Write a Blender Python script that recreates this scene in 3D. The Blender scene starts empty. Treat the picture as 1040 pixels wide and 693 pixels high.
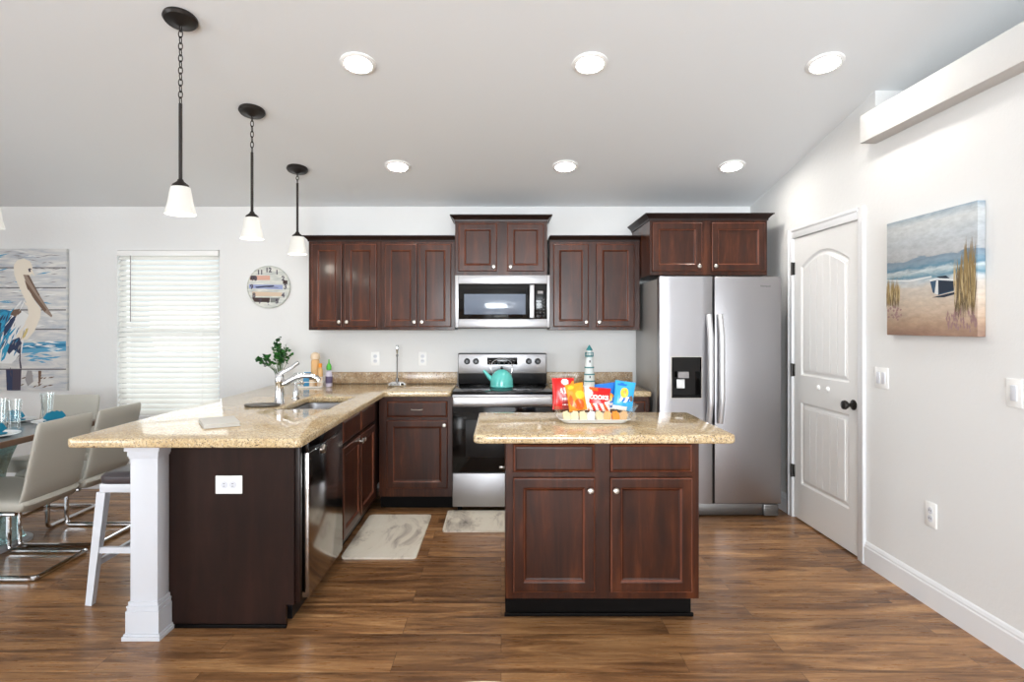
import bpy, bmesh, math, random
from mathutils import Vector, Matrix, Euler
random.seed(7)
S = bpy.context.scene
COL = S.collection
PI = math.pi
R = math.radians

# ------------------------------------------------------------------ camera
FPX = 600.0
EYE = 1.41
cd = bpy.data.cameras.new('camera')
cam = bpy.data.objects.new('camera', cd)
COL.objects.link(cam)
cam.location = (0, 0, EYE)
cam.rotation_euler = (R(90), 0, 0)
cd.sensor_fit = 'HORIZONTAL'
cd.sensor_width = 36.0
cd.lens = 36.0 * FPX / 1040.0
cd.shift_x = 11.0 / 1040.0
cd.shift_y = -15.5 / 1040.0
cd.clip_start = 0.05
S.camera = cam

# ------------------------------------------------------------------ view, world, light
S.view_settings.view_transform = 'Standard'
S.view_settings.look = 'None'
S.view_settings.gamma = 1.0
S.view_settings.use_curve_mapping = False
S.view_settings.exposure = 0.07
S.cycles.use_denoising = True
S.cycles.max_bounces = 8
S.cycles.diffuse_bounces = 5
S.cycles.sample_clamp_indirect = 6.0
S.cycles.caustics_reflective = False
S.cycles.caustics_refractive = False

w = bpy.data.worlds.new('world')
S.world = w
w.use_nodes = True
w.node_tree.nodes['Background'].inputs[0].default_value = (0.92, 0.96, 1.0, 1)
w.node_tree.nodes['Background'].inputs[1].default_value = 0.9


def area(name, loc, rot, sx, sy, power, col=(1, 1, 1)):
    l = bpy.data.lights.new(name, 'AREA')
    l.shape = 'RECTANGLE'
    l.size = sx
    l.size_y = sy
    l.energy = power
    l.color = col
    o = bpy.data.objects.new(name, l)
    COL.objects.link(o)
    o.location = loc
    o.rotation_euler = rot
    return o


# daylight at the dining window; rear and left lights added, unseen, to brighten the room
area('daylight_fill_rear', (0.2, -5.80, 1.40), (R(118), 0, R(-24)), 3.6, 2.2, 450, (0.90, 0.955, 1.0)).data.spread = R(125)
area('daylight_fill_left', (-5.95, -1.4, 1.25), (R(106), 0, R(-90)), 3.6, 2.0, 205, (0.88, 0.95, 1.0))
area('daylight_window', (-2.885, 5.62, 1.35), (R(-90), 0, 0), 1.5, 1.9, 27, (0.97, 0.99, 1.0))

POWER_DOWN = 110.0      # emission strength of each recessed lens
POWER_PEND = 2.5       # bulb wattage in each pendant


# ------------------------------------------------------------------ materials
def s2l(c):
    return tuple((x / 12.92 if x <= 0.04045 else ((x + 0.055) / 1.055) ** 2.4) for x in c)


def rgb(r, g, b):
    return s2l((r / 255, g / 255, b / 255)) + (1,)


def mat(name, col, rough=0.5, metal=0.0, coat=0.0, spec=0.5, trans=0.0, ior=1.45, emit=None, es=0.0, alpha=1.0, sheen=0.0):
    m = bpy.data.materials.new(name)
    m.use_nodes = True
    b = m.node_tree.nodes['Principled BSDF']
    b.inputs['Base Color'].default_value = col
    b.inputs['Roughness'].default_value = rough
    b.inputs['Metallic'].default_value = metal
    b.inputs['Coat Weight'].default_value = coat
    b.inputs['Coat Roughness'].default_value = 0.12
    b.inputs['Specular IOR Level'].default_value = spec
    b.inputs['Transmission Weight'].default_value = trans
    b.inputs['IOR'].default_value = ior
    b.inputs['Alpha'].default_value = alpha
    b.inputs['Sheen Weight'].default_value = sheen
    if emit:
        b.inputs['Emission Color'].default_value = emit
        b.inputs['Emission Strength'].default_value = es
    return m


def nodes(m):
    nt = m.node_tree
    return nt, nt.nodes, nt.links, nt.nodes['Principled BSDF']


def coords(nt, scale=(1, 1, 1), rot=(0, 0, 0), kind='Object'):
    t = nt.nodes.new('ShaderNodeTexCoord')
    mp = nt.nodes.new('ShaderNodeMapping')
    mp.inputs['Scale'].default_value = scale
    mp.inputs['Rotation'].default_value = rot
    nt.links.new(t.outputs[kind], mp.inputs['Vector'])
    return mp.outputs['Vector']


def noise(nt, vec, scale, detail=4, rough=0.5, dist=0.0):
    n = nt.nodes.new('ShaderNodeTexNoise')
    n.inputs['Scale'].default_value = scale
    n.inputs['Detail'].default_value = detail
    n.inputs['Roughness'].default_value = rough
    n.inputs['Distortion'].default_value = dist
    nt.links.new(vec, n.inputs['Vector'])
    return n.outputs['Fac']


def ramp(nt, fac, stops, interp='LINEAR'):
    r = nt.nodes.new('ShaderNodeValToRGB')
    r.color_ramp.interpolation = interp
    e = r.color_ramp.elements
    while len(e) < len(stops):
        e.new(0.5)
    for i, (p, c) in enumerate(stops):
        e[i].position = p
        e[i].color = c
    nt.links.new(fac, r.inputs['Fac'])
    return r.outputs['Color']


def mixc(nt, fac, a, b, mode='MIX'):
    x = nt.nodes.new('ShaderNodeMix')
    x.data_type = 'RGBA'
    x.blend_type = mode
    for sock, v in ((x.inputs[0], fac), (x.inputs[6], a), (x.inputs[7], b)):
        if hasattr(v, 'links') or hasattr(v, 'is_linked'):
            nt.links.new(v, sock)
        else:
            sock.default_value = v
    return x.outputs[2]


def bump(nt, height, bsdf, strength=0.2, dist=0.01):
    b = nt.nodes.new('ShaderNodeBump')
    b.inputs['Strength'].default_value = strength
    b.inputs['Distance'].default_value = dist
    nt.links.new(height, b.inputs['Height'])
    nt.links.new(b.outputs['Normal'], bsdf.inputs['Normal'])


M = {}


def wall_mat(name, col, bs=0.12):
    m = mat(name, col, 0.75, spec=0.25)
    nt, N, L, b = nodes(m)
    v = coords(nt)
    n = noise(nt, v, 38, 6, 0.6)
    bump(nt, n, b, bs, 0.01)
    return m


M['wall'] = wall_mat('wall_paint', rgb(226, 226, 225), 0.14)
M['ceil'] = wall_mat('ceiling_paint', rgb(232, 235, 237), 0.05)
M['trim'] = mat('white_trim_paint', rgb(228, 229, 231), 0.35)
M['post'] = mat('white_post_paint', rgb(204, 206, 212), 0.4)
M['door'] = mat('white_door_paint', rgb(238, 238, 237), 0.4)

# floor planks, laid left to right
m = mat('wood_plank_floor', rgb(140, 95, 60), 0.33, spec=0.5)
nt, N, L, b = nodes(m)
v = coords(nt)
br = N.new('ShaderNodeTexBrick')
br.offset = 0.37
br.inputs['Scale'].default_value = 1.0
br.inputs['Brick Width'].default_value = 1.22
br.inputs['Row Height'].default_value = 0.15
br.inputs['Mortar Size'].default_value = 0.0009
br.inputs['Mortar Smooth'].default_value = 0.3
br.inputs['Color1'].default_value = (0.0, 0.0, 0.0, 1)
br.inputs['Color2'].default_value = (1, 1, 1, 1)
br.inputs['Mortar'].default_value = (0.5, 0.5, 0.5, 1)
L.new(v, br.inputs['Vector'])
vs = N.new('ShaderNodeVectorMath')
vs.operation = 'MULTIPLY'
vs.inputs[1].default_value = (1.0, 9.0, 1.0)
L.new(v, vs.inputs[0])
va = N.new('ShaderNodeVectorMath')
va.operation = 'ADD'
L.new(vs.outputs[0], va.inputs[0])
sc_ = N.new('ShaderNodeVectorMath')
sc_.operation = 'SCALE'
sc_.inputs['Scale'].default_value = 37.0
L.new(br.outputs['Color'], sc_.inputs[0])
L.new(sc_.outputs[0], va.inputs[1])
g1 = noise(nt, va.outputs[0], 1.5, 6, 0.62, 0.8)
g2 = noise(nt, va.outputs[0], 7.0, 6, 0.7, 0.3)
c1 = ramp(nt, g1, [(0.25, rgb(82, 57, 41)), (0.40, rgb(130, 92, 60)), (0.55, rgb(178, 132, 88)), (0.74, rgb(220, 174, 122))])
c2 = ramp(nt, g2, [(0.3, rgb(165, 156, 150)), (0.6, rgb(255, 255, 255))])
cc = mixc(nt, 0.55, c1, c2, 'MULTIPLY')
c3 = ramp(nt, br.outputs['Color'], [(0.0, rgb(205, 200, 198)), (1.0, rgb(255, 252, 248))])
cc = mixc(nt, 0.8, cc, c3, 'MULTIPLY')
cc = mixc(nt, br.outputs['Fac'], cc, rgb(60, 38, 26))
L.new(cc, b.inputs['Base Color'])
rr = ramp(nt, g2, [(0.3, (0.36, 0.36, 0.36, 1)), (0.7, (0.24, 0.24, 0.24, 1))])
L.new(rr, b.inputs['Roughness'])
bump(nt, g2, b, 0.08, 0.004)
M['floor'] = m


def wood(name, dark, mid, light, rough=0.36, scale=(9, 9, 1.1), coat=0.35):
    m = mat(name, mid, rough, coat=coat, spec=0.25)
    nt, N, L, b = nodes(m)
    b.inputs['Coat Roughness'].default_value = 0.13
    v = coords(nt, scale)
    n = noise(nt, v, 2.2, 6, 0.6, 0.6)
    n2 = noise(nt, coords(nt, (2, 2, 1.6)), 2.0, 3, 0.5, 0.2)
    c = ramp(nt, n, [(0.3, dark), (0.55, mid), (0.78, light)])
    c = mixc(nt, 0.45, c, ramp(nt, n2, [(0.3, rgb(120, 110, 110)), (0.7, rgb(255, 255, 255))]), 'MULTIPLY')
    L.new(c, b.inputs['Base Color'])
    return m


M['wood'] = wood('cherry_stained_wood', rgb(42, 19, 10), rgb(68, 33, 17), rgb(102, 54, 29), rough=0.32, coat=0.16)
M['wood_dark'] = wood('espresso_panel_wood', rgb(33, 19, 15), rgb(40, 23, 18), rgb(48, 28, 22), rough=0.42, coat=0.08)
M['edge_highlight'] = wood('cherry_edge_highlight', rgb(104, 58, 42), rgb(122, 72, 54), rgb(140, 86, 66), rough=0.28, coat=0.3)  # lighter wood: glossy highlights on the bevels put into the colour
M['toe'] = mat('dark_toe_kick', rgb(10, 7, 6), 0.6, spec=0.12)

# granite
def granite(name, rough, stops):
    m = mat(name, rgb(200, 175, 140), rough, spec=0.55)
    nt, N, L, b = nodes(m)
    v = coords(nt)
    a1 = noise(nt, v, 8, 5, 0.6, 0.4)
    base = ramp(nt, a1, stops)
    a2 = noise(nt, v, 70, 4, 0.7)
    base = mixc(nt, ramp(nt, a2, [(0.48, (0, 0, 0, 1)), (0.58, (0.75, 0.75, 0.75, 1))]), base, rgb(176, 148, 112))
    vo = N.new('ShaderNodeTexVoronoi')
    vo.inputs['Scale'].default_value = 115
    L.new(v, vo.inputs['Vector'])
    base = mixc(nt, ramp(nt, vo.outputs['Distance'], [(0.22, (0.9, 0.9, 0.9, 1)), (0.30, (0, 0, 0, 1))]), base, rgb(98, 84, 76))
    a3 = noise(nt, v, 85, 3, 0.6)
    base = mixc(nt, ramp(nt, a3, [(0.60, (0, 0, 0, 1)), (0.66, (0.8, 0.8, 0.8, 1))]), base, rgb(226, 218, 200))
    a4 = noise(nt, v, 90, 2, 0.6, 0.5)
    base = mixc(nt, ramp(nt, a4, [(0.62, (0, 0, 0, 1)), (0.67, (1, 1, 1, 1))]), base, rgb(78, 68, 64))
    L.new(base, b.inputs['Base Color'])
    return m


M['granite'] = granite('speckled_granite', 0.075, [(0.3, rgb(192, 166, 126)), (0.5, rgb(208, 185, 144)), (0.7, rgb(220, 202, 166))])
M['granite_splash'] = granite('shaded_mottled_granite', 0.2, [(0.36, rgb(146, 118, 92)), (0.5, rgb(182, 158, 130)), (0.62, rgb(204, 186, 160))])  # same stone as the counter, with the upright faces' shade in its colour


def steel(name, col, rough, stretch=(60, 60, 1), aniso=0.0):
    m = mat(name, col, rough, metal=1.0)
    nt, N, L, b = nodes(m)
    v = coords(nt, stretch)
    n = noise(nt, v, 6, 4, 0.6)
    r_ = ramp(nt, n, [(0.3, (rough - 0.02,) * 3 + (1,)), (0.7, (rough + 0.03,) * 3 + (1,))])
    L.new(r_, b.inputs['Roughness'])
    return m


M['steel'] = steel('brushed_stainless', rgb(172, 171, 173), 0.38)
M['steel_dw'] = steel('smooth_stainless', rgb(170, 166, 162), 0.14)
M['steel_fridge'] = steel('fridge_stainless', rgb(160, 158, 160), 0.33)
M['steel_dark'] = steel('dark_stainless', rgb(120, 118, 116), 0.4)  # darker grey stainless
M['fridge_side'] = mat('grey_painted_steel', rgb(160, 158, 156), 0.35, metal=0.4)
M['handle'] = steel('satin_handle_metal', rgb(222, 222, 224), 0.5)
M['chrome'] = mat('polished_chrome', rgb(225, 226, 228), 0.08, metal=1.0)
M['nickel'] = mat('satin_nickel', rgb(190, 184, 176), 0.28, metal=1.0)
M['black'] = mat('black_plastic', rgb(22, 22, 24), 0.3)
M['black_glass'] = mat('black_glass', rgb(12, 10, 10), 0.09, spec=0.4)
M['dark_trim'] = mat('dark_grey_plastic', rgb(70, 70, 72), 0.4)
M['bronze'] = mat('oil_rubbed_bronze', rgb(48, 44, 42), 0.38, metal=0.6)
M['white_pl'] = mat('white_plastic', rgb(240, 240, 238), 0.3)
M['slot'] = mat('outlet_slot', rgb(60, 60, 60), 0.5)
M['leather'] = mat('pale_grey_faux_leather', rgb(182, 179, 169), 0.42, spec=0.4)
M['white_lac'] = mat('white_lacquered_wood', rgb(214, 216, 222), 0.35)
M['dark_seat'] = mat('charcoal_leather', rgb(66, 60, 64), 0.3, spec=0.8)
M['light_seat'] = mat('light_grey_fabric', rgb(190, 190, 190), 0.7)
M['cream'] = mat('cream_upholstery', rgb(236, 216, 190), 0.8, sheen=0.2)
M['teal'] = mat('teal_enamel', rgb(96, 198, 190), 0.15, coat=0.5)
M['teal_cloth'] = mat('teal_napkin_cloth', rgb(20, 120, 150), 0.85)
M['teal_paint'] = mat('teal_paint', rgb(50, 130, 136), 0.5)
M['white_paint'] = mat('white_painted_wood', rgb(232, 238, 238), 0.55)
M['ceramic'] = mat('white_ceramic', rgb(240, 241, 240), 0.15)
M['green'] = mat('leaf_green', rgb(44, 108, 40), 0.5)
M['green_dark'] = mat('deep_leaf_green', rgb(28, 74, 34), 0.5)
M['green_cap'] = mat('green_cap', rgb(70, 170, 50), 0.35)
M['stem'] = mat('stem_green', rgb(80, 105, 60), 0.6)
M['blue'] = mat('blue_packet', rgb(60, 140, 185), 0.4)
M['tan'] = mat('tan_contents', rgb(212, 170, 118), 0.5)
M['tan_lid'] = mat('beige_lid', rgb(218, 196, 170), 0.5)
M['orange'] = mat('orange_foil', rgb(244, 150, 20), 0.28, spec=0.6)
M['orange2'] = mat('deep_orange_foil', rgb(226, 92, 20), 0.28)
M['red'] = mat('red_foil', rgb(212, 22, 20), 0.25, spec=0.6)
M['darkred'] = mat('dark_red_foil', rgb(150, 20, 24), 0.3)
M['blue_foil'] = mat('blue_foil', rgb(26, 110, 200), 0.25, spec=0.6)
M['sky_foil'] = mat('sky_blue_foil', rgb(50, 165, 222), 0.25, spec=0.6)
M['yellow'] = mat('yellow_print', rgb(232, 200, 50), 0.35)
M['white_print'] = mat('white_print', rgb(244, 240, 236), 0.35)
M['pack_clear'] = mat('cream_wrapper', rgb(236, 220, 180), 0.25)
M['paper'] = mat('pale_paper', rgb(200, 198, 192), 0.6)
M['soap'] = mat('pale_lilac_soap', rgb(190, 186, 205), 0.2, spec=0.5)
M['label_dark'] = mat('dark_label', rgb(90, 80, 110), 0.5)


def glass(name, col, mixf=0.12, rough=0.02):
    m = bpy.data.materials.new(name)
    m.use_nodes = True
    nt = m.node_tree
    nt.nodes.clear()
    o = nt.nodes.new('ShaderNodeOutputMaterial')
    t = nt.nodes.new('ShaderNodeBsdfTransparent')
    t.inputs[0].default_value = col
    g = nt.nodes.new('ShaderNodeBsdfGlossy')
    g.inputs['Roughness'].default_value = rough
    g.inputs['Color'].default_value = (1, 1, 1, 1)
    lw = nt.nodes.new('ShaderNodeLayerWeight')
    lw.inputs[0].default_value = 0.35
    mr = nt.nodes.new('ShaderNodeMapRange')
    mr.inputs[3].default_value = mixf * 0.5
    mr.inputs[4].default_value = min(1, mixf * 5)
    nt.links.new(lw.outputs['Fresnel'], mr.inputs[0])
    x = nt.nodes.new('ShaderNodeMixShader')
    nt.links.new(mr.outputs[0], x.inputs[0])
    nt.links.new(t.outputs[0], x.inputs[1])
    nt.links.new(g.outputs[0], x.inputs[2])
    nt.links.new(x.outputs[0], o.inputs[0])
    return m


M['glass'] = glass('clear_glass', (0.96, 0.98, 0.98, 1), 0.12)
M['pane'] = glass('window_glass', (0.97, 0.99, 0.99, 1), 0.08)
M['teal_glass'] = glass('aqua_glass', (0.62, 0.80, 0.80, 1), 0.16)
M['tray_clear'] = glass('clear_plastic', (0.985, 0.985, 0.98, 1), 0.06, 0.06)

# blind slats: white, a little light passes through
m = bpy.data.materials.new('blind_slat_vinyl')
m.use_nodes = True
nt = m.node_tree
nt.nodes.clear()
o_ = nt.nodes.new('ShaderNodeOutputMaterial')
d_ = nt.nodes.new('ShaderNodeBsdfDiffuse')
d_.inputs[0].default_value = rgb(236, 236, 234)
t_ = nt.nodes.new('ShaderNodeBsdfTranslucent')
t_.inputs[0].default_value = rgb(250, 248, 242)
x_ = nt.nodes.new('ShaderNodeMixShader')
x_.inputs[0].default_value = 0.35
nt.links.new(d_.outputs[0], x_.inputs[1])
nt.links.new(t_.outputs[0], x_.inputs[2])
nt.links.new(x_.outputs[0], o_.inputs[0])
M['slat'] = m

M['lens'] = mat('lit_lens', (1, 1, 1, 1), 0.4, emit=(1.0, 0.95, 0.88, 1), es=POWER_DOWN)
m = mat('lit_frosted_glass', rgb(170, 170, 166), 0.35, emit=(1.0, 0.96, 0.88, 1), es=0.42)
M['shade'] = m

# kitchen mats: pale marble print
m = mat('marble_print_mat', rgb(215, 208, 194), 0.6)
nt, N, L, b = nodes(m)
v = coords(nt, (2.2, 0.8, 1), (0, 0, 0.35))
n = noise(nt, v, 2.6, 8, 0.65, 0.9)
c = ramp(nt, n, [(0.30, rgb(112, 104, 98)), (0.38, rgb(190, 180, 166)), (0.48, rgb(232, 224, 208)), (0.8, rgb(242, 237, 224))])
L.new(c, b.inputs['Base Color'])
M['mat'] = m

# weathered clock face
m = mat('weathered_whitewash', rgb(206, 208, 202), 0.7)
nt, N, L, b = nodes(m)
n = noise(nt, coords(nt, (3, 3, 20)), 3, 5, 0.7)
L.new(ramp(nt, n, [(0.3, rgb(168, 174, 172)), (0.6, rgb(214, 214, 206))]), b.inputs['Base Color'])
M['whitewash'] = m
for k, c in dict(c_pink=(206, 160, 142), c_blue=(150, 160, 196), c_navy=(52, 56, 84), c_tan=(206, 184, 160), c_brown=(62, 46, 42), c_grey=(120, 122, 120)).items():
    M[k] = mat('clock_' + k[2:] + '_paint', rgb(*c), 0.7)

# pelican print background: whitewashed planks
m = mat('painted_plank_print', rgb(200, 202, 204), 0.6)
nt, N, L, b = nodes(m)
n = noise(nt, coords(nt, (1.6, 1, 9)), 2.4, 6, 0.65, 0.5)
c = ramp(nt, n, [(0.28, rgb(140, 158, 176)), (0.42, rgb(186, 188, 192)), (0.58, rgb(210, 208, 204)), (0.8, rgb(226, 224, 220))])
L.new(c, b.inputs['Base Color'])
M['plank_print'] = m
for k, c in dict(p_line=(96, 92, 92), p_cream=(228, 218, 202), p_white=(226, 226, 224), p_blue=(36, 120, 160), p_teal=(40, 150, 190), p_navy=(40, 52, 84),
                 p_brown=(112, 88, 72), p_beak=(150, 130, 116), p_dark=(70, 62, 76), p_water=(90, 156, 190), p_grey=(150, 146, 146), p_gold=(206, 184, 120)).items():
    M[k] = mat('print_' + k[2:], rgb(*c), 0.6)

# beach print: sky over sea over sand, painted bands
m = mat('beach_painting', rgb(190, 190, 190), 0.6)
nt, N, L, b = nodes(m)
v = coords(nt)
sp = N.new('ShaderNodeSeparateXYZ')
L.new(v, sp.inputs[0])
nz = noise(nt, coords(nt, (3, 3, 12)), 2.5, 5, 0.6, 0.5)
ma = N.new('ShaderNodeMath')
ma.operation = 'MULTIPLY_ADD'
L.new(nz, ma.inputs[0])
ma.inputs[1].default_value = 0.07
L.new(sp.outputs['Z'], ma.inputs[2])
mr = N.new('ShaderNodeMapRange')
mr.inputs[1].default_value = 0.035
mr.inputs[2].default_value = 0.65
L.new(ma.outputs[0], mr.inputs[0])
c = ramp(nt, mr.outputs[0], [(0.0, rgb(160, 128, 112)), (0.10, rgb(186, 158, 134)), (0.28, rgb(212, 196, 178)), (0.40, rgb(206, 198, 188)), (0.45, rgb(198, 206, 210)), (0.49, rgb(104, 144, 162)),
                             (0.53, rgb(196, 206, 208)), (0.56, rgb(96, 136, 158)), (0.60, rgb(132, 152, 166)), (0.635, rgb(120, 140, 156)), (0.65, rgb(178, 180, 182)), (0.80, rgb(184, 190, 194)), (0.92, rgb(198, 202, 202)), (1.0, rgb(150, 166, 178))])
n2 = noise(nt, coords(nt, (5, 5, 14)), 3.5, 5, 0.65)
c = mixc(nt, 0.4, c, ramp(nt, n2, [(0.3, rgb(170, 170, 172)), (0.65, rgb(255, 255, 255))]), 'MULTIPLY')
L.new(c, b.inputs['Base Color'])
M['beach'] = m
for k, c in dict(b_blue=(52, 80, 104), b_navy=(34, 46, 62), b_white=(214, 218, 218), b_grass=(150, 128, 86), b_grass2=(112, 96, 72), b_straw=(196, 176, 134), b_pink=(158, 128, 126)).items():
    M[k] = mat('beach_' + k[2:], rgb(*c), 0.6)


# ------------------------------------------------------------------ geometry helpers
class MB:
    def __init__(self):
        self.bm = bmesh.new()
        self.mi = 0

    def _mat(self, faces):
        for f in faces:
            f.material_index = self.mi

    def box(self, x0, x1, y0, y1, z0, z1, bev=0.0, seg=2):
        r = bmesh.ops.create_cube(self.bm, size=1.0)
        vs = r['verts']
        for v in vs:
            v.co = Vector(((x0 + x1) / 2 + v.co.x * (x1 - x0), (y0 + y1) / 2 + v.co.y * (y1 - y0), (z0 + z1) / 2 + v.co.z * (z1 - z0)))
        fs = {f for v in vs for f in v.link_faces}
        self._mat(fs)
        if bev > 0:
            es = list({e for v in vs for e in v.link_edges})
            bmesh.ops.bevel(self.bm, geom=es, offset=bev, segments=seg, affect='EDGES', profile=0.5, material=-1)
        return self

    def bar(self, p0, p1, wx, wy, bev=0.0, up=(0, 0, 1), wx1=None, wy1=None):
        """rectangular bar between two points"""
        p0, p1 = Vector(p0), Vector(p1)
        d = (p1 - p0).normalized()
        u = Vector(up)
        if abs(d.dot(u)) > 0.95:
            u = Vector((0, 1, 0))
        sx = d.cross(u).normalized()
        sy = sx.cross(d).normalized()
        wx1 = wx if wx1 is None else wx1
        wy1 = wy if wy1 is None else wy1
        rings = []
        for p, a, b_ in ((p0, wx, wy), (p1, wx1, wy1)):
            rings.append([self.bm.verts.new(p + sx * (i * a / 2) + sy * (j * b_ / 2)) for i, j in ((-1, -1), (1, -1), (1, 1), (-1, 1))])
        self._skin(rings)
        return self

    def _skin(self, rings, closed=False, caps=True, ring_closed=True):
        n = len(rings[0])
        fs = []
        rr = rings + ([rings[0]] if closed else [])
        for a, b_ in zip(rr[:-1], rr[1:]):
            for i in range(n if ring_closed else n - 1):
                j = (i + 1) % n
                try:
                    fs.append(self.bm.faces.new((a[i], a[j], b_[j], b_[i])))
                except ValueError:
                    pass
        if caps and not closed:
            for rg, rev in ((rings[0], True), (rings[-1], False)):
                if len(rg) >= 3:
                    try:
                        fs.append(self.bm.faces.new(list(reversed(rg)) if rev else rg))
                    except ValueError:
                        pass
        self._mat(fs)
        return fs

    def tube(self, pts, r, seg=10, closed=False, flat=1.0):
        pts = [Vector(p) for p in pts]
        n = len(pts)
        rings = []
        prev = None
        for i, p in enumerate(pts):
            if closed:
                d = (pts[(i + 1) % n] - pts[i - 1]).normalized()
            else:
                d = (pts[min(i + 1, n - 1)] - pts[max(i - 1, 0)]).normalized()
            if prev is None:
                u = Vector((0, 0, 1)) if abs(d.z) < 0.9 else Vector((1, 0, 0))
                u = (u - d * u.dot(d)).normalized()
            else:
                u = (prev - d * prev.dot(d)).normalized()
            prev = u
            s = d.cross(u)
            rad = r[i] if isinstance(r, (list, tuple)) else r
            rings.append([self.bm.verts.new(p + (u * math.cos(a) * flat + s * math.sin(a)) * rad) for a in [2 * PI * k / seg for k in range(seg)]])
        self._skin(rings, closed)
        return self

    def lathe(self, prof, c=(0, 0, 0), seg=24, mtx=None, sx=1.0, sy=1.0):
        """profile of (r, z) turned about z; mtx turns the result"""
        rings = []
        for r_, z in prof:
            ring = []
            for k in range(seg):
                a = 2 * PI * k / seg
                p = Vector((max(r_, 1e-4) * math.cos(a) * sx, max(r_, 1e-4) * math.sin(a) * sy, z))
                if mtx is not None:
                    p = mtx @ p
                ring.append(self.bm.verts.new(p + Vector(c)))
            rings.append(ring)
        hollow = prof[0][0] > 1e-3 and prof[-1][0] > 1e-3
        self._skin(rings, closed=hollow)
        return self

    def cyl(self, p0, p1, r, seg=16, r1=None):
        p0, p1 = Vector(p0), Vector(p1)
        return self.tube([p0, p1], [r, r if r1 is None else r1], seg)

    def sphere(self, c, r, sx=1, sy=1, sz=1, seg=16):
        prof = []
        k = seg // 2
        for i in range(k + 1):
            a = -PI / 2 + PI * i / k
            prof.append((r * math.cos(a), r * math.sin(a) * sz))
        return self.lathe(prof, c, seg, None, sx, sy)

    def prism(self, poly, axis, a0, a1):
        """polygon of 2-D points swept along an axis: 'x' takes (y,z), 'y' takes (x,z), 'z' takes (x,y)"""
        def mk(p, t):
            if axis == 'x':
                return (t, p[0], p[1])
            if axis == 'y':
                return (p[0], t, p[1])
            return (p[0], p[1], t)
        A = [self.bm.verts.new(mk(p, a0)) for p in poly]
        B = [self.bm.verts.new(mk(p, a1)) for p in poly]
        self._skin([A, B])
        return self

    def rings_rect(self, loops, x0, x1, z0, z1, back=0.0, light=()):
        """rectangular panel facing -y from nested loops of (inset, depth forward)"""
        rings = []
        for ins, dep in loops:
            rings.append([self.bm.verts.new((x, -dep + back, z)) for x, z in ((x0 + ins, z0 + ins), (x1 - ins, z0 + ins), (x1 - ins, z1 - ins), (x0 + ins, z1 - ins))])
        for f_i, f in enumerate(self._skin(rings)):
            if f_i // 4 in light:
                f.material_index = 1
        return self

    def flat(self, pts2, y, axis='y'):
        vs = [self.bm.verts.new((p[0], y, p[1])) for p in pts2]
        f = self.bm.faces.new(vs)
        self._mat([f])
        return self

    def build(self, name, mats, parent=None, smooth=35, loc=None, rotz=None):
        if not isinstance(mats, (list, tuple)):
            mats = [mats]
        bmesh.ops.recalc_face_normals(self.bm, faces=self.bm.faces)
        me = bpy.data.meshes.new(name)
        self.bm.to_mesh(me)
        self.bm.free()
        for mm in mats:
            me.materials.append(mm)
        if smooth:
            for p in me.polygons:
                p.use_smooth = True
            me.set_sharp_from_angle(angle=R(smooth))
        o = bpy.data.objects.new(name, me)
        COL.objects.link(o)
        if parent:
            o.parent = parent
        if loc is not None:
            o.location = loc
        if rotz is not None:
            o.rotation_euler = (0, 0, rotz)
        return o


def thing(name, label, cat, loc=(0, 0, 0), rotz=0.0, group=None, rot=None):
    o = bpy.data.objects.new(name, None)
    COL.objects.link(o)
    o.empty_display_size = 0.1
    o.location = loc
    o.rotation_euler = rot if rot else (0, 0, rotz)
    return tag(o, label, cat, group)


def tag(o, label=None, cat=None, group=None, kind=None):
    if label:
        o['label'] = label
    if cat:
        o['category'] = cat
    if group:
        o['group'] = group
    if kind:
        o['kind'] = kind
    return o


def struct(o, label=None):
    o['kind'] = 'structure'
    if label:
        o['label'] = label
    return o


def kids(o):
    return [c for c in bpy.data.objects if c.parent == o]


def copy_tree(o, parent=None):
    c = o.copy()
    COL.objects.link(c)
    if parent:
        c.parent = parent
    for ch in kids(o):
        copy_tree(ch, c)
    return c


def rounded(x0, x1, y0, y1, r, n=5):
    pts = []
    for cx, cy, a0 in ((x1 - r, y0 + r, -90), (x1 - r, y1 - r, 0), (x0 + r, y1 - r, 90), (x0 + r, y0 + r, 180)):
        for k in range(n + 1):
            a = R(a0 + 90 * k / n)
            pts.append((cx + r * math.cos(a), cy + r * math.sin(a)))
    return pts


def slab(xs, ys, fill, z0, z1, corner=0.0, edge=0.01):
    """flat slab made of grid cells, sharing vertices, with rounded rims"""
    mb = MB()
    bm = mb.bm
    V = {}

    def gv(i, j):
        if (i, j) not in V:
            V[(i, j)] = bm.verts.new((xs[i], ys[j], z1))
        return V[(i, j)]
    fs = [bm.faces.new((gv(i, j), gv(i + 1, j), gv(i + 1, j + 1), gv(i, j + 1))) for (i, j) in fill]
    r = bmesh.ops.extrude_face_region(bm, geom=fs)
    for e in r['geom']:
        if isinstance(e, bmesh.types.BMVert):
            e.co.z = z0
    bmesh.ops.recalc_face_normals(bm, faces=bm.faces)
    bm.normal_update()
    if corner > 0:
        es = [e for e in bm.edges if abs(e.verts[0].co.z - e.verts[1].co.z) > 1e-4 and e.calc_face_angle(0) > 0.5]
        bmesh.ops.bevel(bm, geom=es, offset=corner, segments=5, affect='EDGES', profile=0.5)
    bm.normal_update()
    if edge > 0:
        es = [e for e in bm.edges if abs(e.verts[0].co.z - e.verts[1].co.z) < 1e-4 and e.calc_face_angle(0) > 0.5]
        bmesh.ops.bevel(bm, geom=es, offset=edge, segments=3, affect='EDGES', profile=0.5)
    return mb


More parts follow.
